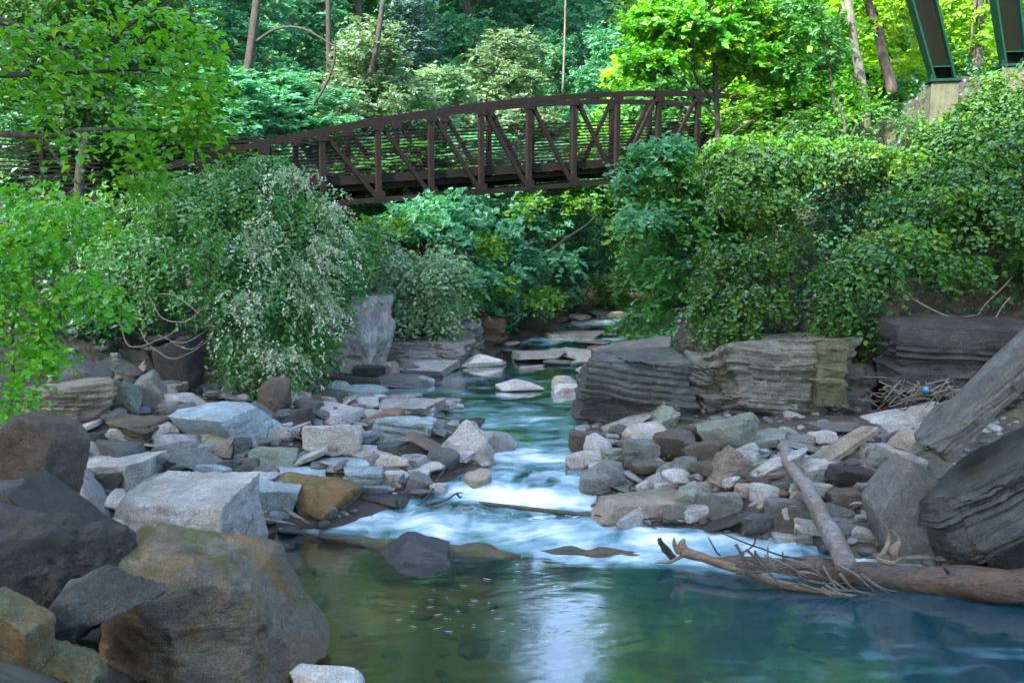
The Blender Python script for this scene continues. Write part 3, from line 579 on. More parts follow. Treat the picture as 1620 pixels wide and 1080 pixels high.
(1442, 745, 52, 32, 'pale', 'wedge', 'pale broken wedge|above the big triangular boulder', {}),
(1392, 728, 48, 24, 'lilac', 'slab', 'small violet slab|uphill of the wide dark slab', {}),
(1448, 864, 126, 126, 'grey', 'point', 'big triangular grey boulder|under the leaning slabs', dict(level=5, dep=.5, seed=818, Y=12.5, yaw=0, jit=.03, planes=[(-.85,-.1,.55,.72),(.5,-.05,1,.78),(0,-1,.12,.85),(0,1,.2,1),(0,0,-1,1),(1,-.1,.1,.92),(-1,0,-.3,.85),(.75,-.7,.1,.9)])),
(1318, 860, 0, 0, 'grey', 'block', 'x', None),
(1250, 862, 52, 16, 'pale', 'slab', 'flat pale stone at the waterline|between wedge and fallen trunk', {}),
(655, 905, 102, 54, 'coal', 'wedge', 'black pyramid-shaped rock|in the pool against the mossy sunken log', dict(Y=12.7, level=5, mat='wetrock', dep=.6, seed=15, Hm=.46, yaw=0, jit=.02, planes=[(-.9,-.2,.6,.62),(.55,-.1,1,.62),(0,-1,.5,.75),(0,1,.2,1),(0,0,-1,1),(1,0,.2,.98),(-.2,-.9,.9,.7)])),
]
for (px, by, w, h, tone, kind, lab, kw) in RK:
    if kw is None: continue
    kw = dict(kw); kind = kw.pop('kindx', kind); tone = kw.pop('tone', tone)
    put_rock(px, by, w, h, tone, kind, lab, **kw)

# ------------------------------------------------------------------ bedrock outcrops: x centre, base y, width px, height px, Y, depth m
def outcrop(px, base, w, h, Y, dep, tone, label, roll=0, seed=1, level=5, yaw=0, pitch=0, kind='strata', mat='strata', name='rock_outcrop', cat='outcrop', rough=1.0):
    b = at(px, base, Y); k = Y / F * 1.01; W = w * k; H = h * k
    if abs(roll) > .3: W, H = math.hypot(W, H) * .97, min(W, H) * .42
    me = rock_mesh(seed, (W * 1.06, dep, H * 1.12), kind, level, rough); o = link(name, me, M[mat])
    o.location = (b[0], Y + dep * .45, b[2] + h * k / 2 - .05 * H); o.rotation_euler = (pitch, -roll, yaw); o.color = (*TONE[tone], 1); tag(o, label, cat)
    ROCKS.append((px, base - h / 2, label, w, h, Y, tone)); return o
def plank(p0, p1, thick, dep, tone, label, seed, mat):
    a = at(*p0); b = at(*p1); L_ = np.linalg.norm(b - a) * 1.08; me = rock_mesh(seed, (L_, dep, thick * 1.1), 'strata', 6, .8); o = link('rock_outcrop', me, M[mat]); m = (a + b) / 2
    o.location = (m[0], m[1] + dep * .3, m[2]); o.rotation_euler = (-.12, -math.atan2(b[2] - a[2], b[0] - a[0]), 0); o.color = (*TONE[tone], 1); tag(o, label, 'outcrop'); ROCKS.append(((p0[0] + 1620) / 2, (p0[1] + p1[1]) / 2, label, 150, 190, m[1], tone)); return o
outcrop(1012, 682, 188, 116, 18.3, 2.2, 'slate', 'long dark layered ledge with lichen patches jutting into the river', seed=31, level=6, roll=-.03)
outcrop(1132, 634, 68, 66, 19.0, 1.4, 'green', 'greenish cracked block of bedrock between the dark ledge and the overhanging block', seed=32)
outcrop(1134, 672, 62, 48, 18.6, 1.2, 'stone', 'low tan bedrock step below the greenish cracked block', seed=33)
outcrop(1246, 680, 185, 118, 18.0, 2.4, 'stone', 'great overhanging layered block of bedrock above the rubble', seed=37, level=6, roll=.05, pitch=-.28)
outcrop(1230, 588, 142, 54, 19.3, 1.6, 'green', 'top ledge of thin layers under the hanging vines', seed=35, level=5)
outcrop(1314, 640, 48, 104, 17.8, 1.3, 'olive', 'narrow mossy pillar of rock beside the overhanging block', seed=36, level=5)
outcrop(1356, 676, 92, 104, 17.9, 1.8, 'slate', 'smooth grey bedrock shoulder beyond the mossy pillar', seed=38, level=5)
outcrop(1345, 545, 82, 40, 18.6, 1.3, 'olive', 'capstone with a green crust on top of the mossy pillar', seed=39)
outcrop(1010, 600, 130, 48, 20.6, 1.8, 'grey', 'sloping grey shoulder of rock behind the dark ledge', seed=40, roll=.2)
plank((1492, 712, 12.1), (1700, 508, 12.1), .36, .8, 'grey', 'long plank-like slab leaning steeply up to the frame edge', 41, 'strata')
plank((1515, 865, 11.7), (1740, 690, 11.7), .80, 1.4, 'slate', 'dark mossy rock mass slanting beneath the plank-like slab', 42, 'strata')
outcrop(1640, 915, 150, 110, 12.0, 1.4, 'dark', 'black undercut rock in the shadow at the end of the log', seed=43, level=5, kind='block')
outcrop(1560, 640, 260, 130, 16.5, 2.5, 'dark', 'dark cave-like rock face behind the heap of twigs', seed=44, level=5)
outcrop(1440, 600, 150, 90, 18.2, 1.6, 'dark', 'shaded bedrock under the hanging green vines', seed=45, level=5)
outcrop(556, 612, 92, 138, 23.6, 1.8, 'lilac', 'split and folded rock wall rising beside the white-tipped shrub', seed=46, level=6, kind='block', mat='rock', rough=1.9)
outcrop(662, 590, 150, 52, 25.6, 2.0, 'lilac', 'low layered bedrock shelf along the far shore', seed=47, level=5)
outcrop(716, 566, 84, 54, 27.2, 2.0, 'lilac', 'rounded bedrock hump behind the white pointed boulder', seed=48, level=5)
outcrop(768, 549, 56, 50, 29, 2.0, 'rust', 'reddish dark rock under the leaves past the bedrock hump', seed=49, level=4)
outcrop(618, 545, 70, 46, 26.4, 2.0, 'grey', 'dark upper ledge of bedrock below the pale bush', seed=50, level=5)
outcrop(905, 540, 90, 12, 30.2, 1.2, 'lilac', 'flat rock sill that carries the upper riffle', seed=51, level=4, kind='slab', mat='wetrock')

# ------------------------------------------------------------------ loose stones between them
refs = [(q[0], q[1], q[2], q[5], q[6]) for q in ROCKS if len(q[2].split()) <= 9]
used_labels = {q[2] for q in ROCKS}
REG = [(20, 640, 600, 600, 700, 36), (330, 660, 790, 640, 790, 46), (60, 700, 420, 700, 850, 34), (935, 700, 1260, 690, 840, 44), (1180, 690, 1500, 690, 860, 46), (440, 620, 640, 640, 700, 20), (560, 590, 700, 585, 612, 8), (860, 545, 1040, 545, 585, 0), (160, 520, 420, 520, 610, 10), (1150, 1020, 1400, 840, 862, 0)]
rr = np.random.default_rng(99); nf = 0; taken = [(q[0], q[1], q[3], q[4]) for q in ROCKS]
KW = {'slab': 'flat', 'block': 'angular', 'round': 'rounded', 'wedge': 'wedge-shaped'}
for (x0, _, x1, y0, y1, cnt) in REG:
    made = 0; tries = 0
    while made < cnt and tries < cnt * 30:
        tries += 1; px = rr.uniform(x0, x1); py = rr.uniform(y0, y1); g = ground(px, py)
        if g[2] <= wz(g[0], g[1]) + .02 and rr.random() < .9: continue
        if float(sdist(g[0], g[1], HL, 1)) > 1.5 or float(sdist(g[0], g[1], HR, -1)) > 1.0: continue
        if any(abs(px - a) < c * .42 and abs(py - b) < d * .42 for a, b, c, d in taken): continue
        w = rr.uniform(20, 50) * (1.15 if py > 720 else .85); h = w * rr.uniform(.42, .8); kind = rr.choice(['slab', 'block', 'round', 'wedge'], p=[.3, .4, .15, .15])
        tone = rr.choice(['pale', 'grey', 'blue', 'lilac', 'pale', 'tan', 'slate', 'grey'] if px < 820 else ['pale', 'grey', 'green', 'lilac', 'pale', 'tan', 'slate', 'grey', 'brown'])
        best = sorted(refs, key=lambda q: (q[0] - px) ** 2 + 4 * (q[1] - py) ** 2)[:8]; lab = None
        tw = {'pale': 'pale grey', 'grey': 'mid-grey', 'blue': 'blue-grey', 'lilac': 'violet-grey', 'brown': 'brown', 'tan': 'tan', 'slate': 'slate-coloured', 'dark': 'nearly black', 'rust': 'rusty red', 'green': 'grey-green'}[tone]
        for q in best:
            rel = ('behind' if q[1] > py + 6 else 'in front of' if q[1] < py - 12 else ('riverward of' if (px - q[0]) * (1 if px < 820 else -1) > 0 else 'bankward of'))
            c = f'small {tw} {KW[kind]} stone {rel} the {q[2]}'
            if c not in used_labels and len(c.split()) <= 16: lab = c; break
        if not lab: continue
        used_labels.add(lab); o = put_rock(px, py, w, h, tone, kind, lab, seed=int(rr.integers(9999)), jit=.3, roll=rr.choice([0, 0, .2, -.3]), level=3, name='stone'); ROCKS.pop()
        o['category'] = 'rock'; o['group'] = 'loose stones on the river banks'; taken.append((px, py, w * .8, h)); made += 1; nf += 1
print('loose stones', nf, 'hand', len(ROCKS))

def pebbles(name, n, reg, smin, smax, mat, label, seed, tones):
    r = np.random.default_rng(seed); D, Fa = ICO[2]; Vs, Fs = [], []; k = 0
    xs = r.uniform(reg[0], reg[1], n * 4); ys = r.uniform(reg[2], reg[3], n * 4); z = terr(xs, ys); w = wz(xs, ys)
    xl = np.interp(ys, LEy, LEx); xr = np.interp(ys, REy, REx); d = np.maximum(xl - xs, xs - xr)
    ok = tones(xs, ys, d) & (sdist(xs, ys, HL, 1) < 2.2) & (sdist(xs, ys, HR, -1) < 2); idx = np.where(ok)[0][:n]
    for i in idx:
        s = smin * (smax / smin) ** (r.random() ** 1.8); dm = np.array([r.uniform(.8, 1.5), r.uniform(.7, 1.1), r.uniform(.35, .7)]) * s
        nv = r.normal(0, 1, (9, 3)); nv /= np.linalg.norm(nv, axis=1)[:, None]; R = ((np.clip(D @ nv.T, 1e-3, None) / r.uniform(.7, 1, 9)) ** 14).sum(1) ** (-1 / 14); R = np.minimum(R, 1.3)
        V = D * R[:, None] * dm; a = r.uniform(0, 6.28); ca, sa = math.cos(a), math.sin(a); V = V @ np.array([[ca, sa, 0], [-sa, ca, 0], [0, 0, 1]])
        Vs.append(V + [xs[i], ys[i], z[i] + dm[2] * .25]); Fs.append(Fa + k); k += len(D)
    V = np.concatenate(Vs); Fa_ = np.concatenate(Fs); o = link(name, mesh(name, V, Fa_.ravel(), np.full(len(Fa_), 3), False), mat); tag(o, label, 'stones', None, 'stuff'); return o
def peb_mat(name, a, b, c):
    n = N(name); g = n.n('ShaderNodeNewGeometry'); tc = n.n('ShaderNodeTexCoord'); r = g.outputs['Random Per Island']
    x = n.n('ShaderNodeValToRGB'); n.l(r, x.inputs[0]); e = x.color_ramp.elements; e[0].color = c4(*a); e[0].position = 0; e[1].color = c4(*c); e[1].position = 1; m_ = e.new(.5); m_.color = c4(*b)
    k = n.noise(tc.outputs['Object'], 14, 5, .7); col = n.mix(n.ramp(k, .3, .7), n.mix(1, x.outputs[0], c4(.6, .6, .6), 'MULTIPLY'), x.outputs[0])
    bs = n.prin(Base_Color=col, Roughness=.8, Normal=n.bump(k, .6, .02)); n.l(bs.outputs[0], n.out.inputs[0]); return n.m
M['peb'] = peb_mat('pebbles_dry', (.05, .05, .048), (.14, .14, .135), (.30, .305, .30)); M['pebwet'] = peb_mat('pebbles_bed', (.09, .055, .02), (.20, .14, .05), (.14, .15, .08))  # dry gravel darkened to carry the shade of gaps between stones
pebbles('gravel', 2600, (-11, 9, 10.5, 27), .035, .17, M['peb'], 'gravel and broken stones filling the gaps of both banks', 5, lambda x, y, d: (d > -.15) & (d < 8.5))
pebbles('riverbed_cobbles', 300, (-5, 7, 8.5, 24), .06, .24, M['pebwet'], 'ochre cobbles under the water', 6, lambda x, y, d: (d < -.05))

# ------------------------------------------------------------------ logs and driftwood
def P3(lst): return [at(a, b, c) for a, b, c in lst]
def logobj(name, pts, rad, mat, label, cat='log', seg=14, rough=.16, seed=0, parent=None, n=9, bend=0):
    m = MB(); c = curve(P3(pts), n); c[1:-1] += np.stack([fbm(c[1:-1] * 2.2 + 5 + seed, 2, 1), fbm(c[1:-1] * 2 + 9, 2, 3), fbm(c[1:-1] * 2.2 + seed, 2, 4)], -1) * bend; m.tube(c, rad, seg, rough, seed); o = m.build(name, M[mat], parent, True)
    if label: tag(o, label, cat)
    return o
lg = logobj('fallen_log', [(1082, 887, 12.9), (1180, 896, 12.6), (1300, 907, 12.2), (1450, 918, 11.8), (1560, 924, 11.5), (1720, 930, 11.2)], [.07, .12, .16, .19, .22, .24], 'wood_log', 'long weathered brown log lying across the pool below the leaning slabs', bend=.05, seg=18)
for k, (a, b, c, d) in enumerate([((1240, 893, 12.2), (1238, 872, 12.2), .02, 0), ((1330, 900, 11.9), (1345, 878, 11.9), .025, 0), ((1500, 905, 11.5), (1492, 893, 11.4), .03, 0)]):
    m = MB(); m.tube(curve(P3([a, b]), 3), [c, c * .5], 7); m.build('snag', M['wood_log'], lg, True)
logobj('grey_trunk', [(x, y, ground(x, y)[1] - .75) for x, y in ((1236, 706), (1256, 742), (1283, 792), (1312, 842))] + [(1338, 893, 11.75)], [.08, .095, .115, .13, .14], 'wood_grey', 'bare grey tree trunk lying down the rubble onto the long log', 'log', bend=.07, seed=3, seg=16)
logobj('thin_log', [(1375, 880, 12.6), (1440, 884, 12.5), (1530, 888, 12.4), (1680, 897, 12.2)], [.05, .07, .08, .08], 'wood_grey', 'thin grey log half hidden behind the long brown log', bend=.03, seed=5)
logobj('sunken_log', [(505, 846, 13.6), (600, 862, 13.4), (700, 878, 13.15), (780, 885, 13.05), (848, 890, 13.0)], [.06, .10, .16, .17, .07], 'wood_wet', 'mossy waterlogged log damming the riffle behind the black pyramid-shaped rock', bend=.05, seed=6, rough=.35, seg=18)
logobj('wet_log', [(815, 882, 13.15), (900, 880, 13.1), (980, 883, 13.0), (1065, 888, 12.9)], [.06, .11, .10, .07], 'wood_wet', 'wet black log with water spilling over it next to the peeled branch', bend=.06, seed=7, rough=.4)
logobj('submerged_branch', [(600, 790, 15.2), (720, 792, 14.9), (850, 806, 14.4), (930, 815, 14.1), (975, 826, 13.9)], [.02, .03, .035, .03, .02], 'wood_wet', 'long dark branch lying in the white water above the dam', 'branch', seed=8, seg=7)
pb = empty('peeled_branch', at(1080, 885, 12.6)); tag(pb, 'peeled pale branch with a broken forked end lying on the long log', 'branch')
def sub(parent, name, pts, rad, mat, seg=8, rough=.15, seed=0):
    m = MB(); c = curve(P3(pts), 7); c += np.stack([fbm(c * 3 + seed, 2, 1), fbm(c * 3, 2, 2), fbm(c * 3 + seed, 2, 3)], -1) * .02; m.tube(c - np.array(parent.location), rad, seg, rough, seed); return m.build(name, M[mat], parent, True)
sub(pb, 'stem', [(1080, 872, 12.5), (1120, 884, 12.3), (1180, 905, 12.0), (1240, 925, 11.8), (1320, 940, 11.6), (1410, 953, 11.5)], [.075, .06, .055, .05, .035, .015], 'wood_pale', 10)
sub(pb, 'broken_fork', [(1083, 874, 12.5), (1078, 862, 12.5), (1082, 852, 12.5)], [.07, .06, .02], 'wood_pale'); sub(pb, 'broken_fork', [(1076, 872, 12.5), (1068, 860, 12.48), (1066, 850, 12.45)], [.05, .035, .008], 'wood_pale', 7, .3, 4)
sub(pb, 'side_twig', [(1082, 878, 12.5), (1062, 888, 12.4), (1036, 892, 12.3)], [.03, .02, .006], 'wood_pale', 6)
logobj('dark_stub', [(1066, 882, 12.75), (1052, 868, 12.75), (1043, 852, 12.7)], [.05, .05, .03], 'bark_dark', 'short black broken stub sticking up beside the peeled branch', 'branch', 8, .3)
# tangle of twigs on the log
tg = empty('twig_tangle', at(1320, 935, 11.6)); tag(tg, 'tangle of drift twigs and small branches caught on the near side of the log', 'branches')
r5 = np.random.default_rng(5)
for k in range(34):
    a = r5.uniform(1170, 1400); b = 893 + (a - 1170) * .20 + r5.normal(0, 12); L_ = r5.uniform(25, 120); an = r5.normal(.45, .45); ye = r5.uniform(11.5, 12.0)
    q = [(a - L_ * .5 * math.cos(an), b - L_ * .5 * math.sin(an), ye), (a + r5.normal(0, 5), b + r5.normal(0, 5), ye - .1), (a + L_ * .5 * math.cos(an), min(b + L_ * .5 * math.sin(an), 958), ye - .15)]
    sub(tg, 'twig', q, [r5.uniform(.012, .03), .012, .004], r5.choice(['wood_grey', 'wood_log', 'twig', 'bark']), 6, .2, k)
rw = empty('driftwood_root', at(1395, 885, 12.3)); tag(rw, 'pale curled driftwood root standing between the slate cobble and triangular boulder', 'driftwood')
for q, r_ in (([(1385, 888, 11.6), (1398, 872, 11.6), (1404, 850, 11.7), (1400, 832, 11.7)], [.035, .03, .025, .01]), ([(1415, 888, 11.6), (1412, 868, 11.6), (1420, 852, 11.7), (1408, 838, 11.7)], [.05, .055, .03, .01]), ([(1388, 886, 11.5), (1408, 892, 11.5), (1425, 884, 11.6)], [.03, .035, .015])):
    sub(rw, 'root', q, r_, 'wood_pale', 8, .2)
def twigset(name, label, segs, mat, rad, cat='branch', parentloc=None):
    p = empty(name, at(*segs[0][0])); tag(p, label, cat)
    for i, s in enumerate(segs): sub(p, 'twig', s, rad, mat, 6, .15, i)
    return p
twigset('snag_stick', 'thin black stick leaning from the rust-brown block into the white water', [[(667, 797, 14.7), (690, 762, 15.2), (716, 728, 15.9)]], 'bark_dark', [.014, .018, .012])
twigset('crooked_twig', 'crooked black twig poking out of the white riffle', [[(682, 798, 14.6), (706, 790, 14.5), (722, 780, 14.5), (733, 779, 14.5)], [(722, 780, 14.5), (728, 786, 14.5), (731, 783, 14.5)], [(660, 800, 14.7), (684, 798, 14.6), (700, 792, 14.5)]], 'bark_dark', [.02, .015, .006])
twigset('half_drowned_branch', 'grey half-drowned branch at the waterline below the blue-grey angular block', [[(392, 818, 13.9), (425, 822, 13.8), (470, 830, 13.7)], [(450, 806, 14), (470, 818, 13.9), (490, 828, 13.8)]], 'wood_grey', [.03, .035, .015])
twigset('black_drift_stick', 'crooked black stick lying on the foaming sill above the dam', [[(940, 815, 13.9), (1000, 822, 13.7), (1050, 820, 13.6), (1075, 828, 13.5)], [(1010, 822, 13.7), (1040, 836, 13.5)]], 'bark_dark', [.012, .014, .006])
twigset('leaning_twigs', 'thin bare twigs rising from the riffle above the peeled branch', [[(1140, 843, 12.9), (1190, 863, 12.7), (1250, 885, 12.5)], [(1120, 850, 12.9), (1133, 872, 12.8), (1140, 880, 12.8)], [(1165, 880, 12.6), (1192, 862, 12.6), (1195, 850, 12.6)], [(1240, 880, 12.4), (1290, 890, 12.2), (1400, 945, 11.7)]], 'bark_dark', [.008, .012, .012])
ht = empty('twig_heap', at(1450, 625, 15.9)); tag(ht, 'heap of flood-washed twigs and dead leaves piled under the cave-like rock face', 'branches')
hv = []
for k in range(60):
    a = r5.uniform(1375, 1550); b = 632 - 14 * math.exp(-((a - 1460) / 60) ** 2) + r5.normal(0, 9); L_ = r5.uniform(20, 70); an = r5.normal(-.2, .6); ye = r5.uniform(15.6, 16.5)
    sub(ht, 'twig', [(a - L_ / 2 * math.cos(an), b - L_ / 2 * math.sin(an), ye), (a, b + r5.normal(0, 4), ye), (a + L_ / 2 * math.cos(an), b + L_ / 2 * math.sin(an), ye)], [.012, .014, .005], r5.choice(['twig', 'wood_log', 'wood_grey', 'bark']), 5, .1, k)
D, Fa = ICO[3]; bo = link('ball', mesh('ball', D * .05 * (1 + .02 * fbm(D * 3, 2)[:, None]), Fa.ravel(), np.full(len(Fa), 3), True), M['blue']); bo.location = at(1465, 616, 15.6); tag(bo, 'small blue plastic ball stranded on the heap of twigs', 'ball')
# ------------------------------------------------------------------ truss footbridge
P_ = 28 / 16.4; cth, sth = math.cos(math.atan2(1, 1.9)), math.sin(math.atan2(1, 1.9)); BX0 = -295 / F * 28
def bxy(t, side=0):      # side 0 = near truss, 1 = far truss
    return np.array([BX0 + t * P_ * cth - side * sth * 2.9, 28 + t * P_ * sth + side * cth * 2.9])
TT = [-3, -2, -1, 0, 1, 2, 3, 4, 5, 6, 8, 10, 12, 14, 15]; TZ = [5.82, 6.35, 6.82, 7.2, 7.55, 7.88, 8.17, 8.45, 8.68, 8.84, 9.0, 8.95, 8.62, 7.95, 7.5]
_T = {-3: 278, -1: 225, 0: 208, 1: 192, 2: 178, 3: 167, 4: 158, 5: 152, 6: 149, 8: 150, 10: 160}; _B = {0: 322, 1: 316.5, 2: 310, 3: 304, 4: 298, 5: 292, 6: 286.5}
def _pz(t, py): b = bxy(t); return at(810 + F * b[0] / b[1], py, b[1])[2]
_TT, _TZ = zip(*[(t, _pz(t, y)) for t, y in _T.items()]); _BT, _BZ = zip(*[(t, _pz(t, y)) for t, y in _B.items()])
_tp = np.polyfit(_TT, _TZ, 4); _bp = np.polyfit(_BT, _BZ, 1); _e = float(np.polyval(_tp, 10))
def ztop(t): return float(np.polyval(_tp, t)) if t <= 10 else _e - .22 * (t - 10) - .02 * (t - 10) ** 2
def zbot(t): return float(np.polyval(_bp, min(t, 8))) + .04 * max(0, t - 8)
print('bridge z', [(t, round(ztop(t), 2), round(zbot(t), 2)) for t in (-3, 0, 3, 6, 10, 14)])
def zdeck(t): return zbot(t) + .62
br = empty('footbridge', (*bxy(6, .5), zbot(6))); tag(br, 'brown steel truss footbridge with arched top chords spanning the river', 'bridge'); BO = np.array(br.location)
def v3(t, side, z): return np.array([*bxy(t, side), z]) - BO
ts = np.arange(-3, 15.01, .5)
for s in (0, 1):
    for nm, zf, hh in (('top_chord', ztop, .17), ('bottom_chord', zbot, .15)):
        m = MB(); m.strip([v3(t, s, zf(t)) for t in ts], .17, hh); m.build(nm, M['steel'], br)
    m = MB(); m.strip([v3(t, s + (.05 if s == 0 else -.05), zdeck(t) + .02) for t in ts], .05, .26); m.build('toe_board', M['steel'], br)
    for t in range(-2, 15):
        m = MB(); m.bar(v3(t, s, zbot(t) - .11 * (1 if s == 0 else 1)), v3(t, s, ztop(t) - .085), .155, .155, (cth, sth, 0)); m.build('post', M['steel'], br)
    for t in range(-2, 15):
        for z, sg in ((ztop(t) - .16, -1), (zbot(t) + .12, 1)):
            m = MB(); q = v3(t, s, z) + np.array([sth, -cth, 0]) * .088; m.bar(q - np.array([cth, sth, 0]) * .17, q + np.array([cth, sth, 0]) * .17, .014, .26); m.build('gusset_plate', M['steel'], br)
    for t in range(-2, 14):
        a, b = (t, t + 1) if t < 6 else (t + 1, t)
        m = MB(); m.bar(v3(a + (.06 if a < b else -.06), s, ztop(a) - .12), v3(b - (.06 if a < b else -.06), s, zbot(b) + .11), .12, .12); m.build('diagonal', M['steel'], br)
    for k in range(12):
        off = .24 + k * .105; m = MB(); pts = [v3(t, s + (.075 if s == 0 else -.075), zdeck(t) + off) for t in ts if zdeck(t) + off < 99]
        m.strip(pts, .035, .038); m.build('rail', M['steel'], br)
m = MB(); V = []; Q = []
m.strip([v3(t, .5, zdeck(t) - .08) for t in ts], 2.55, .07); m.build('deck', M['deckmat'], br)
for q in (.2, .5, .8):
    m = MB(); m.strip([v3(t, q, zdeck(t) - .215) for t in ts], .09, .19); m.build('stringer', M['deckmat'], br)
for t in range(-3, 16):
    m = MB(); m.bar(v3(t, .03, zdeck(t) - .40), v3(t, .97, zdeck(t) - .40), .13, .17); m.build('floor_beam', M['deckmat'], br)
# approach walkway with its own railings, running off past the trees
ap = empty('approach_walkway', (*bxy(-6, .5), zbot(-3))); tag(ap, 'approach walkway with horizontal rail fence leading onto the truss footbridge', 'walkway'); AO = np.array(ap.location)
def a3(t, side, z): return np.array([*bxy(t, side), z]) - AO
za = zdeck(-3) + .02; tA = np.arange(-13, -3.02, .5)
for s in (0, 1):
    for k in range(12):
        m = MB(); m.strip([a3(t, s, za + .16 + k * .105 * (1)) for t in tA], .035, .038); m.build('rail', M['steel'], ap)
    for t in np.arange(-12.7, -3, 1.2):
        m = MB(); m.bar(a3(t, s, za - 1.4), a3(t, s, za + 1.42), .09, .09, (cth, sth, 0)); m.build('post', M['steel'], ap)
    m = MB(); m.strip([a3(t, s, za - .1) for t in tA], .1, .26); m.build('edge_beam', M['deckmat'], ap)
m = MB(); m.strip([a3(t, .5, za - .02) for t in tA], 2.7, .08); m.build('deck', M['deckmat'], ap)

# ------------------------------------------------------------------ green steel legs of the high road bridge
def pier(label, top, bot, Y, wt, wb, ped):
    ped *= .78
    b = at(*bot, Y); t = at(*top, Y); dirv = (t - b) / np.linalg.norm(t - b); t2 = b + dirv * 11; o = empty('viaduct_leg', b); tag(o, label, 'bridge leg')
    sc = Y / F; k = 11 / np.linalg.norm(t - b); w0 = wb * sc; w1 = w0 + (wt - wb) * sc * k
    a = np.array([1, -.25, 0]); a /= np.linalg.norm(a); c = np.array([.25, 1, 0]); c /= np.linalg.norm(c)
    for nm, off, dep in (('flange', -1, .62), ('flange', 1, .62)):
        m = MB(); V = []
        for e, w in ((np.zeros(3), w0), (t2 - b, w1)):
            for sx, sy in ((0, -1), (1, -1), (1, 1), (0, 1)): V.append(e + a * (off * w * .36 + (sx - .5) * .05) + c * sy * dep * (w / w0) * .5)
        m.add(V, [[0, 3, 2, 1], [4, 5, 6, 7], [0, 1, 5, 4], [1, 2, 6, 5], [2, 3, 7, 6], [3, 0, 4, 7]]); m.build(nm, M['green_steel'], o)
    m = MB(); V = []
    for e, w in ((np.zeros(3), w0), (t2 - b, w1)):
        for sx, sy in ((-1, -1), (1, -1), (1, 1), (-1, 1)): V.append(e + a * sx * (w * .36 - .027) + c * sy * .03)
    m.add(V, [[0, 3, 2, 1], [4, 5, 6, 7], [0, 1, 5, 4], [1, 2, 6, 5], [2, 3, 7, 6], [3, 0, 4, 7]]); m.build('web', M['web'], o)
    for z, w, h in ((-.02, w0 * 1.15, .06), (.32, w0 * .66, .03)):
        m = MB(); m.bar(dirv * z - a * w / 2, dirv * z + a * w / 2, .74 if z < 0 else .5, h); m.build('base_plate' if z < 0 else 'stiffener', M['green_steel'], o)
    for sx in (-1, 1):
        for sy in (-1, 1):
            m = MB(); q = a * sx * w0 * .48 + c * sy * .3; m.tube([q - [0, 0, .02], q + [0, 0, .12]], .028, 8); m.build('anchor_bolt', M['green_steel'], o)
    m = MB(); wq = ped * sc
    zs = [-.055, -.09, -3.6]; Vq = []
    for z, w in ((-3.6, wq), (-.10, wq), (-.055, wq - .06)):
        for sx, sy in ((-1, -1), (1, -1), (1, 1), (-1, 1)): Vq.append(a * sx * w / 2 + c * sy * (w / 2) + [0, 0, z])
    Q = [[0, 3, 2, 1], [8, 9, 10, 11]]
    for r_ in (0, 4): Q += [[r_ + i, r_ + (i + 1) % 4, r_ + 4 + (i + 1) % 4, r_ + 4 + i] for i in range(4)]
    m.add(Vq, Q); m.build('footing', M['concrete'], o); return o
pier('green steel viaduct leg standing on a square mossy concrete footing above the vines', (1458, 0), (1492, 128), 23.5, 46, 40, 50)
pier('green steel viaduct leg at the frame corner with its footing sunk in vines', (1590, 0), (1604, 104), 25.0, 44, 40, 50)

# ------------------------------------------------------------------ foliage
def leaves_mesh(name, Pc, A, Nn, S, wid=.5, hexa=False, fold=.12):
    A = A / (np.linalg.norm(A, axis=1)[:, None] + 1e-9); B = np.cross(Nn, A); B /= np.linalg.norm(B, axis=1)[:, None] + 1e-9; Nn = np.cross(A, B)
    h = (A.T * S * .5).T; s = (B.T * S * wid * .5).T; f = (Nn.T * S * fold).T; n = len(Pc)
    if not hexa:
        V = np.stack([Pc - h, Pc + s + f, Pc + h * 1.0, Pc - s + f], 1).reshape(-1, 3); i = np.arange(n)[:, None] * 4
        Fx = np.concatenate([i, i + 1, i + 2, i, i + 2, i + 3], 1).reshape(-1); return mesh(name, V, Fx, np.full(n * 2, 3))
    V = np.stack([Pc - h, Pc - h * .35 + s + f, Pc + h * .35 + s * .85 + f, Pc + h * 1.1 - f * .6, Pc + h * .35 - s * .85 + f, Pc - h * .35 - s + f], 1).reshape(-1, 3); i = np.arange(n)[:, None] * 6
    Fx = np.concatenate([i, i + 1, i + 2, i + 3, i, i + 3, i + 4, i + 5], 1).reshape(-1); return mesh(name, V, Fx, np.full(n * 2, 4))
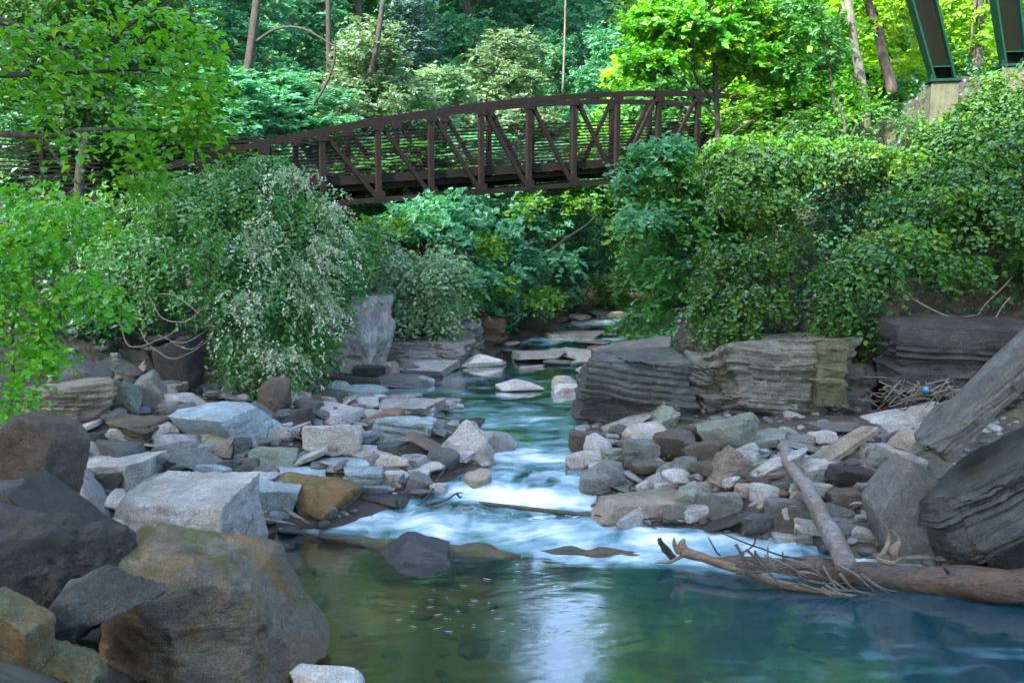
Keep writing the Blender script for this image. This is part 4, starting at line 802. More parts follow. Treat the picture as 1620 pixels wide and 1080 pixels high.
def cloud(blobs, dens, leaf, seed=0, per=10, spread=.35, droop=.5, up=.6, noise=.35, shell=(.72, 1.06), wid=.5, hexa=False, ls=.45, lat=.45, layered=0, facing=.4):
    r = np.random.default_rng(seed); B = np.array([b[:6] for b in blobs], float); PP, AA, NN = [], [], []
    for bi, b in enumerate(B):
        area = 4 * math.pi * ((b[3] * b[4]) ** 1.6 + (b[3] * b[5]) ** 1.6 + (b[4] * b[5]) ** 1.6) ** (1 / 1.6) / 3 ** (1 / 1.6)
        n = max(6, int(area * dens)); d = r.normal(0, 1, (n, 3)); d /= np.linalg.norm(d, axis=1)[:, None]
        keep = (d[:, 2] > -.55) | (r.random(n) < .35); d = d[keep]; n = len(d)
        k = r.uniform(shell[0], shell[1], n) * (1 + .35 * r.random(n) * (r.random(n) < .16)) * (1 + noise * fbm(d * 2.3 + b[:3] * .7 + seed, 2, seed % 50)); p = b[:3] + d * b[3:6] * k[:, None]
        if layered: p[:, 2] = np.round(p[:, 2] / layered + .3 * vnoise(p * 1.1, 3)) * layered + r.normal(0, layered * .14, n)
        m = np.ones(n, bool)
        for c in B[max(0, bi - 6):bi + 7]:
            if c is b or np.allclose(c, b): continue
            m &= (((p - c[:3]) / c[3:6]) ** 2).sum(1) > .42
        m &= fbm(p * 1.3 + 3, 2, 17) > -.28
        p = p[m]; d = d[m]; n = len(p)
        if n == 0: continue
        sd_ = d + r.normal(0, .45, (n, 3)); sd_[:, 2] -= droop; sd_ /= np.linalg.norm(sd_, axis=1)[:, None]
        side = np.cross(sd_, [0, 0, 1.]); side /= np.linalg.norm(side, axis=1)[:, None] + 1e-6
        t = np.linspace(0, 1, per)[None, :] + r.normal(0, .06, (n, per)); sg = np.where(np.arange(per) % 2, 1, -1)[None, :]
        q = p[:, None] + sd_[:, None] * (t * spread)[..., None] + side[:, None] * (sg * lat * spread * (1 - .6 * t) * r.uniform(.15, 1, (n, per)))[..., None] + r.normal(0, .05 * spread, (n, per, 3))
        q[..., 2] -= droop * spread * .5 * t ** 2
        ax = sd_[:, None] * .6 + side[:, None] * (sg[..., None] * .8) + r.normal(0, .35, (n, per, 3)); nr = np.array([0, 0, up])[None, None] + d[:, None] * facing + r.normal(0, .42, (n, 1, 3)) + r.normal(0, .16, (n, per, 3))
        PP.append(q.reshape(-1, 3)); AA.append(ax.reshape(-1, 3)); NN.append(nr.reshape(-1, 3))
    Pc = np.concatenate(PP); A = np.concatenate(AA); Nn = np.concatenate(NN); S = leaf * r.uniform(1 - ls, 1 + ls, len(Pc)); return Pc, A, Nn, S, wid, hexa
def lump(blobs, n, f, seed):
    r = np.random.default_rng(seed + 500); out = []
    for b in blobs:
        b = np.array(b[:6], float)
        for i in range(n):
            d = r.normal(0, 1, 3); d[2] = abs(d[2]) * .9 if r.random() < .72 else d[2]; d /= np.linalg.norm(d); g = f * r.uniform(.7, 1.35); c = b[:3] + d * b[3:] * r.uniform(.4, .82); out.append((*c, b[3] * g, b[4] * g, b[5] * g * .7))
    return out
def foliage(name, blobs, mat, parent=None, origin=(0, 0, 0), **kw):
    nl = kw.pop('lumps', 9)
    if nl: blobs = lump(blobs, nl, kw.pop('lf', .44), kw.get('seed', 0))
    Pc, A, Nn, S, wd, hx = cloud(blobs, **kw); me = leaves_mesh(name, Pc - np.array(origin), A, Nn, S, wd, hx); return link(name, me, M[mat] if isinstance(mat, str) else mat, parent)
def pb_(px, py, Y, rx, ry, rz=None):      # pixel blob -> world ellipsoid
    c = at(px, py, Y); k = Y / F; return (*c, rx * k, (rz if rz is not None else max(rx, ry) * k * .9), ry * k)
def sprays(name, anchors, n, length, leaf, mat, parent, origin, seed, per=34, sag=1.0, outward=(.5, -.6)):
    r = np.random.default_rng(seed); PP, AA, NN = [], [], []
    for b in anchors:
        b = np.array(b[:6]); d = r.normal(0, .6, (n, 3)) + [outward[0], outward[1], .35]; d /= np.linalg.norm(d, axis=1)[:, None]; p = b[:3] + r.normal(0, .45, (n, 3)) * b[3:]
        L_ = length * r.uniform(.5, 1.25, n); t = np.sort(r.random((n, per)), 1); q = p[:, None] + d[:, None] * (t * L_[:, None])[..., None]; q[..., 2] -= sag * L_[:, None] * t ** 2 * .9
        tan = d[:, None] * np.ones((1, per, 1)); tan = tan.copy(); tan[..., 2] -= 1.8 * sag * t; q += r.normal(0, .028, q.shape)
        PP.append(q.reshape(-1, 3)); AA.append((tan * .7 + r.normal(0, .6, q.shape)).reshape(-1, 3)); NN.append((np.array([0, 0, 1.]) + r.normal(0, .4, q.shape)).reshape(-1, 3))
    Pc = np.concatenate(PP); A = np.concatenate(AA); Nn = np.concatenate(NN); S = leaf * r.uniform(.6, 1.3, len(Pc))
    return link(name, leaves_mesh(name, Pc - np.array(origin), A, Nn, S, .6), M[mat], parent)
def plant(name, label, cat, base, foliages, stems, group=None, stem_mat='bark'):
    o = empty(name, base); tag(o, label, cat, group); O = np.array(base)
    for (nm, blobs, mat, kw) in foliages: foliage(nm, blobs, mat, o, O, **kw)
    for (nm, pts, rad, mt) in stems:
        m = MB(); c = curve(P3(pts), 6); c[1:] += np.stack([fbm(c[1:] * 1.3, 2, 1), fbm(c[1:] * 1.3 + 4, 2, 2), 0 * c[1:, 0]], -1) * .05; m.tube(c - O, rad, 8, .1, len(pts)); m.build(nm, M[mt], o, True)
    return o
# --- vines over the right bank
G1 = [pb_(1172, 262, 21.5, 42, 40, 1.0), pb_(1168, 330, 21, 42, 50, .9), pb_(1160, 400, 20.6, 40, 50, .8), pb_(1150, 465, 20.2, 40, 45, .7), pb_(1160, 522, 19.9, 38, 38, .6), pb_(1232, 262, 21.9, 60, 40, 1.0), pb_(1222, 340, 21.4, 50, 55, .8), pb_(1215, 420, 20.9, 42, 50, .6), pb_(1208, 480, 20.5, 34, 40, .5),
      pb_(1300, 262, 22.4, 60, 36, .9), pb_(1370, 268, 22.8, 55, 34, .9), pb_(1430, 268, 22.8, 45, 36, .9), pb_(1120, 480, 21, 24, 60, .5)]
vk = dict(dens=44, leaf=.098, per=7, spread=.34, droop=.9, up=.5, noise=.4, shell=(.86, 1.08), wid=.72, hexa=True, facing=.8)
plant('vine_curtain', 'thick curtain of ivy-like vines hanging over the cliff beside the bridge end', 'vine', at(1230, 480, 20.5), [('foliage', G1, 'leaf_vine', dict(vk, seed=1)), ('foliage', [pb_(1150, 235, 21.5, 25, 20, .6), pb_(1230, 225, 21.8, 50, 18, .6), pb_(1320, 232, 22.5, 60, 16, .6), pb_(1160, 330, 20.6, 18, 60, .4), pb_(1215, 300, 21, 24, 40, .4)], 'leaf_bright', dict(vk, seed=2, dens=22))],
      [('stem', [(1200, 520, 20.6), (1210, 420, 21.2), (1240, 300, 22)], [.05, .04, .02], 'bark'), ('stem', [(1260, 520, 20.9), (1275, 430, 21.6), (1255, 330, 22)], [.04, .03, .02], 'bark_dark')])
G2 = [pb_(1335, 455, 18.6, 44, 40, .7), pb_(1385, 415, 18.8, 50, 48, .8), pb_(1450, 400, 18.8, 56, 40, .8), pb_(1420, 345, 19.6, 50, 44, .8), pb_(1500, 350, 19.4, 60, 48, .9), pb_(1560, 300, 19.8, 60, 55, 1.0), pb_(1610, 240, 20.2, 60, 60, 1.0), pb_(1480, 285, 20.8, 56, 40, .9), pb_(1540, 225, 21.4, 62, 44, 1.0), pb_(1600, 165, 22, 56, 46, 1.0), pb_(1560, 180, 22.4, 50, 36, .9), pb_(1490, 230, 22.2, 60, 36, .9), pb_(1330, 500, 18.4, 30, 36, .4), pb_(1392, 470, 18.3, 26, 46, .35), pb_(1395, 535, 18.1, 20, 44, .3), pb_(1600, 350, 18.8, 50, 44, .8), pb_(1520, 420, 18.5, 40, 26, .5), pb_(1640, 300, 19.6, 60, 60, 1.0), pb_(1640, 420, 18.4, 30, 40, .6), pb_(1300, 520, 18.9, 16, 26, .3), pb_(1720, 250, 19.5, 70, 70, 1.0), pb_(1720, 380, 18, 60, 60, .8), pb_(1800, 330, 17, 70, 90, .9), pb_(1690, 160, 21, 70, 60, 1.0)]
plant('vine_blanket', 'glossy green vine blanket spilling down the slope below the steel viaduct legs', 'vine', at(1450, 560, 18.4), [('foliage', G2, 'leaf_vine', dict(vk, seed=3)), ('foliage', [pb_(1600, 130, 22.2, 50, 20, .5), pb_(1530, 195, 22, 60, 16, .6), pb_(1440, 250, 21.8, 60, 14, .6), pb_(1570, 250, 19.9, 60, 24, .6), pb_(1500, 310, 19.2, 60, 20, .6), pb_(1430, 370, 18.6, 50, 16, .5)], 'leaf_bright', dict(vk, seed=4, dens=20))],
      [('stem', [(1400, 600, 18), (1392, 540, 18.3), (1380, 450, 18.9)], [.03, .025, .02], 'bark'), ('stem', [(1500, 560, 18), (1540, 510, 18.3), (1600, 440, 18.6)], [.03, .02, .015], 'twig'), ('stem', [(1430, 520, 18), (1490, 545, 17.8), (1560, 520, 17.9), (1600, 470, 18)], [.02, .018, .012], 'twig'), ('stem', [(1440, 470, 18.2), (1500, 500, 17.9), (1545, 498, 18)], [.016, .014, .01], 'twig')])
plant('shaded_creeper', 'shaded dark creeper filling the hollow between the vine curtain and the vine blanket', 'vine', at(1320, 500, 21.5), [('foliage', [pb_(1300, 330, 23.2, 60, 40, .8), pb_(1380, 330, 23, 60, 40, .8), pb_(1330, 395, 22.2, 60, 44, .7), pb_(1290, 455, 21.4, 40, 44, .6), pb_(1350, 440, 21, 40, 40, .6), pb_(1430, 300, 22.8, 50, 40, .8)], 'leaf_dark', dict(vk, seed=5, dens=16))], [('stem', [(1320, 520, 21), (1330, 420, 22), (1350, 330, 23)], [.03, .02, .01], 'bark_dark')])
# --- shrubs and trees, near and middle distance
def tk(**k): d = dict(dens=15, leaf=.14, per=9, spread=.4, droop=.25, up=1.0, noise=.5, wid=.6, layered=0); d.update(k); return d
plant('leafy_bush', 'dark green layered bush hiding the far end of the footbridge beside the river', 'bush', at(1075, 560, 24.5),
      [('foliage', [pb_(1050, 264, 25, 40, 20, 1.0), pb_(1110, 272, 25, 36, 24, 1.0), pb_(1020, 295, 24.6, 38, 30, .9), pb_(1085, 310, 24.8, 55, 40, 1.0), pb_(1040, 360, 24.6, 50, 36, 1.0), pb_(1105, 385, 24.8, 46, 50, 1.0), pb_(1050, 425, 24.4, 46, 36, 1.0), pb_(1095, 465, 24.4, 44, 40, .9), pb_(1048, 490, 24.2, 44, 26, .8), pb_(1085, 525, 24, 34, 22, .6), pb_(1012, 430, 25.5, 30, 30, .8), pb_(1025, 520, 25, 30, 18, .6)], 'leaf_mid', tk(seed=11, dens=14, leaf=.18, layered=.28)),
       ('foliage', [pb_(1050, 238, 25, 44, 8, .8), pb_(1010, 275, 24.4, 30, 16, .6), pb_(1030, 345, 24, 40, 12, .6), pb_(1080, 540, 23.6, 24, 12, .4)], 'leaf_teal', tk(seed=12, dens=30, leaf=.15))],
      [('trunk', [(1085, 560, 25), (1090, 450, 25), (1080, 340, 25), (1085, 250, 25)], [.12, .09, .06, .03], 'bark_dark'), ('limb', [(1088, 480, 25), (1120, 420, 25), (1135, 350, 25.2)], [.06, .04, .02], 'bark_dark')])
plant('maple_tree', 'bright green young maple with slim dark trunk standing before the far bridge end', 'tree', at(1140, 335, 27.5),
      [('crown', [pb_(1050, 95, 27, 46, 22, 1.2), pb_(1110, 60, 27.4, 60, 34, 1.3), pb_(1040, 45, 27.4, 44, 30, 1.2), pb_(1180, 90, 27.6, 46, 22, 1.2), pb_(1240, 115, 27.8, 30, 16, 1.0), pb_(1250, 80, 28, 50, 40, 1.3), pb_(1190, 20, 28, 60, 40, 1.4), pb_(1100, -20, 28, 70, 40, 1.5)], 'leaf_bright', tk(seed=13, dens=17, leaf=.17, layered=.34, wid=.8, hexa=True)),
       ('crown', [pb_(1110, 90, 27.6, 60, 30, 1.0), pb_(1200, 50, 28.2, 60, 40, 1.2), pb_(1050, 60, 27.8, 40, 30, 1.0)], 'leaf_lime', tk(seed=14, dens=9, leaf=.17, layered=.34))],
      [('trunk', [(1142, 335, 27.5), (1138, 240, 27.5), (1132, 150, 27.5), (1130, 80, 27.5), (1122, 0, 27.6), (1118, -50, 27.8)], [.10, .085, .075, .06, .045, .02], 'bark_dark'), ('limb', [(1132, 160, 27.5), (1100, 120, 27.4), (1085, 60, 27.3), (1070, 20, 27.3)], [.05, .04, .03, .01], 'bark_dark'),
       ('limb', [(1136, 190, 27.5), (1090, 140, 27.3), (1050, 110, 27.1)], [.04, .03, .01], 'bark_dark'), ('limb', [(1132, 150, 27.5), (1170, 110, 27.5), (1200, 60, 27.6)], [.045, .035, .012], 'bark_dark'), ('limb', [(1140, 230, 27.5), (1175, 200, 27.5), (1215, 175, 27.6)], [.035, .025, .01], 'bark_dark')])
# white-tipped shrub (privet in flower)
pk = dict(dens=17, leaf=.11, per=12, spread=.5, droop=1.0, up=.5, noise=.45, wid=.5, facing=.5, lat=.25)
H0 = [pb_(320, 318, 21.6, 60, 26, 1.0), pb_(280, 300, 21.8, 50, 26, .9), pb_(350, 285, 21.8, 40, 20, .9), pb_(385, 280, 21.6, 46, 26, 1.0), pb_(420, 262, 21.6, 26, 16, .8), pb_(250, 358, 21.3, 56, 34, 1.0), pb_(340, 335, 21.2, 80, 50, 1.2), pb_(425, 320, 21.2, 56, 40, 1.1), pb_(480, 340, 21.1, 30, 36, .9), pb_(505, 375, 21, 26, 34, .7), pb_(400, 390, 20.7, 80, 48, 1.2), pb_(300, 400, 20.7, 76, 50, 1.2), pb_(220, 400, 20.9, 56, 46, 1.0), pb_(450, 450, 20.3, 60, 44, 1.0), pb_(360, 470, 20.1, 76, 46, 1.1), pb_(480, 500, 20.1, 34, 46, .8), pb_(430, 530, 19.9, 64, 44, .9), pb_(380, 565, 19.8, 48, 32, .7), pb_(470, 565, 19.9, 34, 34, .7), pb_(190, 440, 21, 60, 40, .8), pb_(170, 390, 21.2, 50, 36, .8), pb_(150, 480, 20.4, 44, 26, .6), pb_(540, 400, 22.5, 26, 50, .6), pb_(520, 440, 21.6, 24, 30, .5), pb_(240, 470, 20.8, 40, 30, .7)]
Hb = [pb_(455, 280, 21, 30, 12, .5), pb_(520, 345, 20.7, 16, 26, .4), pb_(400, 385, 19.8, 20, 30, .4), pb_(470, 430, 19.7, 50, 14, .5), pb_(505, 470, 19.7, 20, 40, .4), pb_(500, 400, 20.2, 20, 18, .4), pb_(390, 480, 19.2, 50, 18, .4), pb_(430, 560, 19, 40, 20, .4)]
plant('flowering_shrub', 'large arching shrub with white-tipped sprays drooping beneath the footbridge', 'shrub', at(400, 610, 20.5), [('foliage', H0, 'leaf_mid', dict(pk, seed=21)), ('foliage', H0, 'leaf_pale', dict(pk, seed=22, dens=1.6, shell=(1.0, 1.15), spread=.6)), ],
      [('stem', [(395, 612, 20.6), (400, 520, 20.8), (380, 420, 21), (410, 300, 21.4)], [.08, .06, .05, .02], 'bark'), ('stem', [(380, 612, 20.6), (330, 520, 20.8), (280, 430, 21), (250, 350, 21.4)], [.06, .05, .04, .02], 'bark'), ('stem', [(405, 610, 20.6), (450, 520, 20.6), (490, 420, 20.7)], [.05, .04, .02], 'bark')])
fs = [o for o in bpy.data.objects if o.name == 'flowering_shrub'][0]
sprays('blossom', Hb, 19, .95, .062, 'blossom', fs, fs.location, 5)
sprays('foliage', Hb, 26, .9, .10, 'leaf_pale', fs, fs.location, 6, per=20)
sprays('foliage', H0, 30, .9, .10, 'leaf_mid', fs, fs.location, 7, per=20)
twigset('bare_arching_twigs', 'bare pale twigs arching over the shaded stones below the shrub', [[(235, 470, 19), (255, 500, 18.8), (290, 510, 18.7), (330, 480, 18.8)], [(190, 510, 19), (205, 548, 18.7), (260, 535, 18.6), (280, 515, 18.8)], [(220, 520, 19), (240, 548, 18.6), (268, 566, 18.5), (300, 558, 18.5), (335, 535, 18.8)], [(250, 530, 18.8), (290, 542, 18.6), (325, 525, 18.8)], [(270, 540, 18.7), (300, 552, 18.6), (322, 540, 18.6)], [(250, 465, 19), (280, 470, 18.8), (320, 500, 18.6)]], 'twig', [.008, .014, .008])
# bright shrub at the left edge
bk = dict(dens=26, leaf=.085, per=7, spread=.28, droop=.6, up=.7, noise=.6, wid=.8, hexa=True, facing=.6)
G3 = [pb_(30, 320, 14, 50, 40, .6), pb_(95, 330, 14, 40, 40, .6), pb_(60, 380, 13.8, 66, 34, .6), pb_(130, 395, 14, 34, 34, .5), pb_(20, 430, 13.6, 46, 40, .5), pb_(105, 450, 13.8, 30, 24, .4), pb_(155, 465, 14, 26, 20, .4), pb_(20, 500, 13.4, 34, 34, .5), pb_(75, 500, 13.6, 26, 14, .3), pb_(25, 570, 13.2, 40, 50, .5), pb_(70, 570, 13.4, 26, 24, .4), pb_(15, 635, 13, 36, 40, .5), pb_(65, 545, 13.5, 20, 14, .3), pb_(-30, 450, 13.8, 50, 160, .8), pb_(180, 490, 14.2, 16, 12, .3), pb_(150, 350, 14.4, 30, 20, .4)]
plant('green_shrub', 'bright lime-green leafy shrub trailing down at the left edge of the stones', 'shrub', at(10, 690, 13.4), [('foliage', G3, 'leaf_fresh', dict(bk, seed=31))], [('stem', [(10, 700, 13.4), (20, 600, 13.7), (30, 480, 14), (60, 340, 14.2)], [.03, .03, .02, .01], 'bark'), ('stem', [(-10, 690, 13.4), (60, 560, 13.8), (130, 440, 14.1)], [.02, .02, .01], 'bark'), ('stem', [(0, 505, 13.6), (35, 530, 13.5), (100, 545, 13.6)], [.012, .01, .006], 'twig')])
# near overhanging large-leaved tree
G4 = [pb_(40, 150, 10, 70, 34, .6), pb_(120, 130, 10.4, 50, 30, .6), pb_(165, 60, 10.6, 50, 34, .6), pb_(60, 60, 10, 70, 40, .7), pb_(200, 20, 10.8, 60, 26, .6), pb_(240, 100, 11, 40, 20, .5), pb_(280, 150, 11.2, 44, 16, .5), pb_(340, 115, 11.6, 34, 16, .4), pb_(140, 220, 10.4, 44, 24, .5), pb_(215, 200, 10.8, 40, 16, .4), pb_(280, 205, 11, 44, 14, .4), pb_(320, 190, 11.2, 24, 10, .3), pb_(170, 255, 10.6, 34, 12, .4), pb_(205, 275, 10.8, 16, 14, .3), pb_(230, 250, 10.8, 24, 10, .3), pb_(110, -40, 10.4, 120, 40, .9), pb_(-40, 120, 10, 60, 160, .8), pb_(300, 60, 11.4, 30, 22, .4)]
plant('overhanging_tree', 'large-leaved bright green tree reaching over the approach walkway', 'tree', (-8.5, 10.5, float(terr(-8.5, 10.5))), [('crown', G4, 'leaf_fresh', dict(dens=11, lumps=6, lf=.34, leaf=.09, per=7, spread=.34, droop=.45, up=1.1, noise=.5, wid=.72, hexa=True, seed=41, layered=.2, facing=.2))],
      [('trunk', [(-480, 700, 10.5), (-420, 400, 10.5), (-300, 150, 10.4), (-200, -50, 10.4), (-150, -200, 10.4)], [.22, .2, .17, .13, .08], 'bark'), ('limb', [(-300, 160, 10.4), (-100, 200, 10.3), (60, 215, 10.2), (150, 205, 10.5), (290, 205, 11)], [.08, .05, .03, .02, .006], 'bark'), ('limb', [(-250, 60, 10.4), (-60, 110, 10.3), (70, 120, 10.2), (210, 110, 10.8), (290, 122, 11.2), (340, 128, 11.6)], [.08, .05, .025, .018, .012, .005], 'bark_dark'), ('limb', [(-200, -50, 10.4), (20, 40, 10.2), (150, 80, 10.5), (215, 35, 10.7), (285, -10, 10.9)], [.07, .04, .02, .015, .008], 'bark_dark'), ('limb', [(60, 215, 10.2), (120, 290, 10.4), (160, 300, 10.6)], [.02, .01, .005], 'bark')])
plant('forked_tree', 'slim dark tree with forked trunk rising in front of the approach walkway', 'tree', at(108, 475, 21.5), [('crown', [pb_(60, 110, 21.5, 60, 50, 1.1), pb_(140, 50, 21.5, 70, 60, 1.3), pb_(220, 130, 21.5, 60, 40, 1.1), pb_(280, 60, 22, 60, 50, 1.2), pb_(130, 165, 21.5, 60, 20, 1.0), pb_(200, -20, 22, 90, 60, 1.5), pb_(80, -20, 22, 80, 60, 1.5), pb_(130, 345, 21.5, 40, 14, .7), pb_(180, 350, 21.2, 40, 20, .6)], 'leaf_mid', tk(seed=43, dens=20, leaf=.14, layered=.3))],
      [('trunk', [(108, 480, 21.5), (118, 400, 21.5), (126, 300, 21.5), (134, 200, 21.6), (142, 95, 21.7)], [.15, .12, .11, .10, .08], 'bark_dark'), ('limb', [(142, 98, 21.7), (128, 50, 21.7), (110, -10, 21.8)], [.06, .05, .02], 'bark_dark'), ('limb', [(142, 98, 21.7), (160, 50, 21.6), (230, 20, 21.6), (275, -15, 21.6)], [.06, .045, .035, .02], 'bark_dark')])
# far-shore bushes below the bridge
def bush(label, blobs, mat, base, seed, extra=None, cat='bush', **k):
    f = [('foliage', blobs, mat, tk(seed=seed, **k))]
    if extra: f += extra
    b = at(*base); return plant('river_bush', label, cat, b, f, [('stem', [base, (base[0] + 5, base[1] - 45, base[2] + .1), (base[0] - 6, base[1] - 90, base[2] + .3)], [.07, .05, .02], 'bark_dark'), ('stem', [base, (base[0] + 25, base[1] - 50, base[2] + .1)], [.05, .02], 'bark_dark')])
bush('pale arching bush with cream sprays over the bedrock shelf', [pb_(620, 420, 26.6, 40, 34, 1.2), pb_(670, 445, 26.6, 50, 40, 1.2), pb_(600, 470, 26.2, 34, 30, 1.0), pb_(660, 495, 26.2, 44, 22, 1.0), pb_(715, 480, 26.8, 30, 32, 1.0), pb_(700, 420, 27, 36, 40, 1.2)], 'leaf_pale', (655, 540, 26.8), 51, dens=20, leaf=.13, per=11, spread=.55, droop=.9)
bush('deep green bush between the pale bush and the split rock wall', [pb_(560, 400, 25, 34, 44, 1.0), pb_(545, 455, 24.6, 30, 34, .8), pb_(590, 372, 25.6, 30, 26, 1.1), pb_(575, 430, 25, 30, 30, 1.0)], 'leaf_mid', (560, 520, 25), 52, leaf=.17, dens=13)
bush('tall leafy bush under the middle of the footbridge', [pb_(690, 350, 29, 46, 40, 1.6), pb_(650, 365, 28.4, 40, 40, 1.3), pb_(740, 380, 29.4, 40, 50, 1.6), pb_(760, 450, 29.2, 34, 40, 1.3), pb_(720, 330, 30, 50, 30, 1.5)], 'leaf_teal', (730, 525, 29.4), 53, leaf=.20, dens=11)
bush('broad blue-green bush hanging over the far shore', [pb_(800, 360, 31.5, 46, 46, 1.8), pb_(850, 350, 32.5, 46, 44, 1.8), pb_(810, 430, 31, 40, 46, 1.4), pb_(860, 420, 32, 46, 44, 1.6), pb_(830, 480, 31, 44, 24, 1.2), pb_(790, 490, 30.4, 26, 22, 1.0)], 'leaf_teal', (830, 520, 31.5), 54, leaf=.20, dens=11)
bush('brighter leaf clumps added to lighten the shaded bushes around the broad blue-green bush', [pb_(770, 400, 29.5, 34, 26, 1.0), pb_(860, 480, 30.5, 34, 18, .8), pb_(740, 470, 28.6, 24, 24, .8), pb_(900, 330, 33, 40, 24, 1.2), pb_(830, 330, 31, 34, 20, 1.0), pb_(660, 358, 28, 30, 16, .8), pb_(790, 455, 29.5, 20, 20, .6)], 'leaf_fresh', (800, 515, 30), 63, leaf=.15, dens=12)  # brighter leaf colour lifts bushes that get little light
bush('rounded mid-green bush beyond the upper riffle', [pb_(905, 370, 35, 44, 44, 1.8), pb_(920, 430, 34.8, 44, 40, 1.5), pb_(890, 465, 34, 34, 26, 1.2), pb_(950, 400, 36, 40, 50, 1.8)], 'leaf_teal', (910, 500, 35), 55, leaf=.22, dens=9)
bush('small yellow-green bush at the river bend', [pb_(965, 465, 37, 26, 18, 1.0), pb_(985, 440, 38, 26, 24, 1.2), pb_(975, 478, 36.6, 18, 10, .8)], 'leaf_bright', (970, 492, 37.4), 56, leaf=.2, dens=14)
bush('low leafy branches dipping to the water by the ford', [pb_(1020, 500, 29, 30, 16, .9), pb_(1000, 520, 28.6, 20, 8, .6), pb_(1045, 525, 27.5, 30, 16, .8), pb_(1000, 380, 32, 30, 50, 1.5), pb_(1000, 450, 31, 26, 36, 1.2)], 'leaf_mid', (1035, 545, 28.6), 57, leaf=.19, dens=12)
bush('shaded bush filling the gap behind the flowering shrub', [pb_(200, 350, 24, 70, 40, 1.2), pb_(110, 420, 23, 60, 50, 1.0), pb_(60, 480, 21, 60, 40, 1.0), pb_(150, 500, 20, 40, 20, .6), pb_(230, 420, 22.5, 50, 50, 1.0), pb_(30, 380, 22, 60, 60, 1.2)], 'leaf_dark', (150, 540, 21), 58, leaf=.15, dens=13)
bush('bright low bush at the foot of the split rock wall', [pb_(600, 362, 27, 28, 16, .8), pb_(535, 500, 23, 18, 26, .4), pb_(560, 420, 24.3, 28, 14, .5), pb_(515, 555, 21.5, 10, 22, .3)], 'leaf_bright', (538, 540, 23.2), 59, leaf=.12, dens=18)
bush('pink-speckled bare-stemmed bush on the vine-free bank near the viaduct', [pb_(1290, 210, 24.5, 44, 14, .8), pb_(1410, 200, 24.5, 46, 26, .9), pb_(1360, 222, 24, 40, 12, .6), pb_(1250, 215, 24.5, 30, 10, .6)], 'leaf_mid', (1330, 245, 24.5), 60, leaf=.11, dens=14)
# --- saplings and trunks on the right bench
def rtree(label, trunk, rad, mat, blobs, lm, seed, name='slim_tree', **k):
    st = [('trunk', trunk, rad, mat)]; b = trunk[0]
    for i, bb in enumerate(blobs[:4]): st.append(('limb', [trunk[len(trunk) // 2 + (i % 2)], ((bb[0] + trunk[-2][0]) / 2, (bb[1] + trunk[-2][1]) / 2 + 15, bb[2]), (bb[0], bb[1], bb[2])], [rad[0] * .35, rad[0] * .2, .008], mat))
    return plant(name, label, 'tree', at(*b), [('crown', [pb_(*q) for q in blobs], lm, tk(seed=seed, **k))], st)
rtree('pale straight tree trunk standing alone on the bank near the viaduct leg', [(1372, 215, 27), (1358, 110, 27), (1348, 40, 27), (1338, -20, 27), (1330, -90, 27)], [.15, .13, .12, .10, .06], 'bark_pale', [(1330, 30, 27.4, 50, 40), (1390, -20, 27.5, 60, 50), (1300, -60, 27.5, 80, 50), (1310, 90, 28, 40, 24)], 'leaf_bright', 71, dens=12, leaf=.17, layered=.3)
rtree('brown leaning tree trunk between the pale trunk and the viaduct leg', [(1412, 150, 29), (1398, 90, 29), (1382, 30, 29), (1366, -20, 29), (1350, -90, 29)], [.17, .15, .13, .12, .08], 'bark', [(1410, 40, 29.5, 40, 40), (1440, 90, 30, 40, 40), (1370, -50, 29.6, 70, 40), (1420, 110, 30, 34, 20)], 'leaf_lime', 72, dens=12, leaf=.18, layered=.3)
rtree('thin black sapling with dense dark crown on the bench beyond the bridge', [(1326, 215, 26), (1318, 150, 26), (1310, 90, 26), (1300, 40, 26)], [.05, .045, .04, .02], 'bark_dark', [(1290, 50, 26, 44, 30), (1325, 80, 26.2, 30, 24), (1280, 110, 26.2, 30, 26), (1262, 20, 26.4, 50, 30), (1345, 130, 26.4, 24, 20)], 'leaf_mid', 73, dens=20, leaf=.15, layered=.25)
rtree('tiny leaning sapling on the bank under the pale trunk', [(1370, 212, 25.5), (1355, 170, 25.6), (1350, 150, 25.6), (1346, 120, 25.8)], [.03, .025, .02, .01], 'bark_dark', [(1340, 150, 25.8, 20, 14), (1375, 175, 25.8, 24, 14), (1330, 185, 25.6, 24, 12)], 'leaf_bright', 74, dens=16, leaf=.13)
rtree('leafy tree with spotted light crown behind the second viaduct leg', [(1545, 110, 31), (1550, 40, 31), (1545, -20, 31), (1540, -80, 31)], [.16, .14, .11, .07], 'bark', [(1540, 30, 31, 34, 40), (1560, 90, 31, 34, 34), (1530, 90, 30.5, 26, 30), (1610, 90, 32, 30, 60), (1520, 10, 31.5, 30, 40), (1600, 0, 33, 60, 50)], 'leaf_lime', 75, dens=18, leaf=.16)

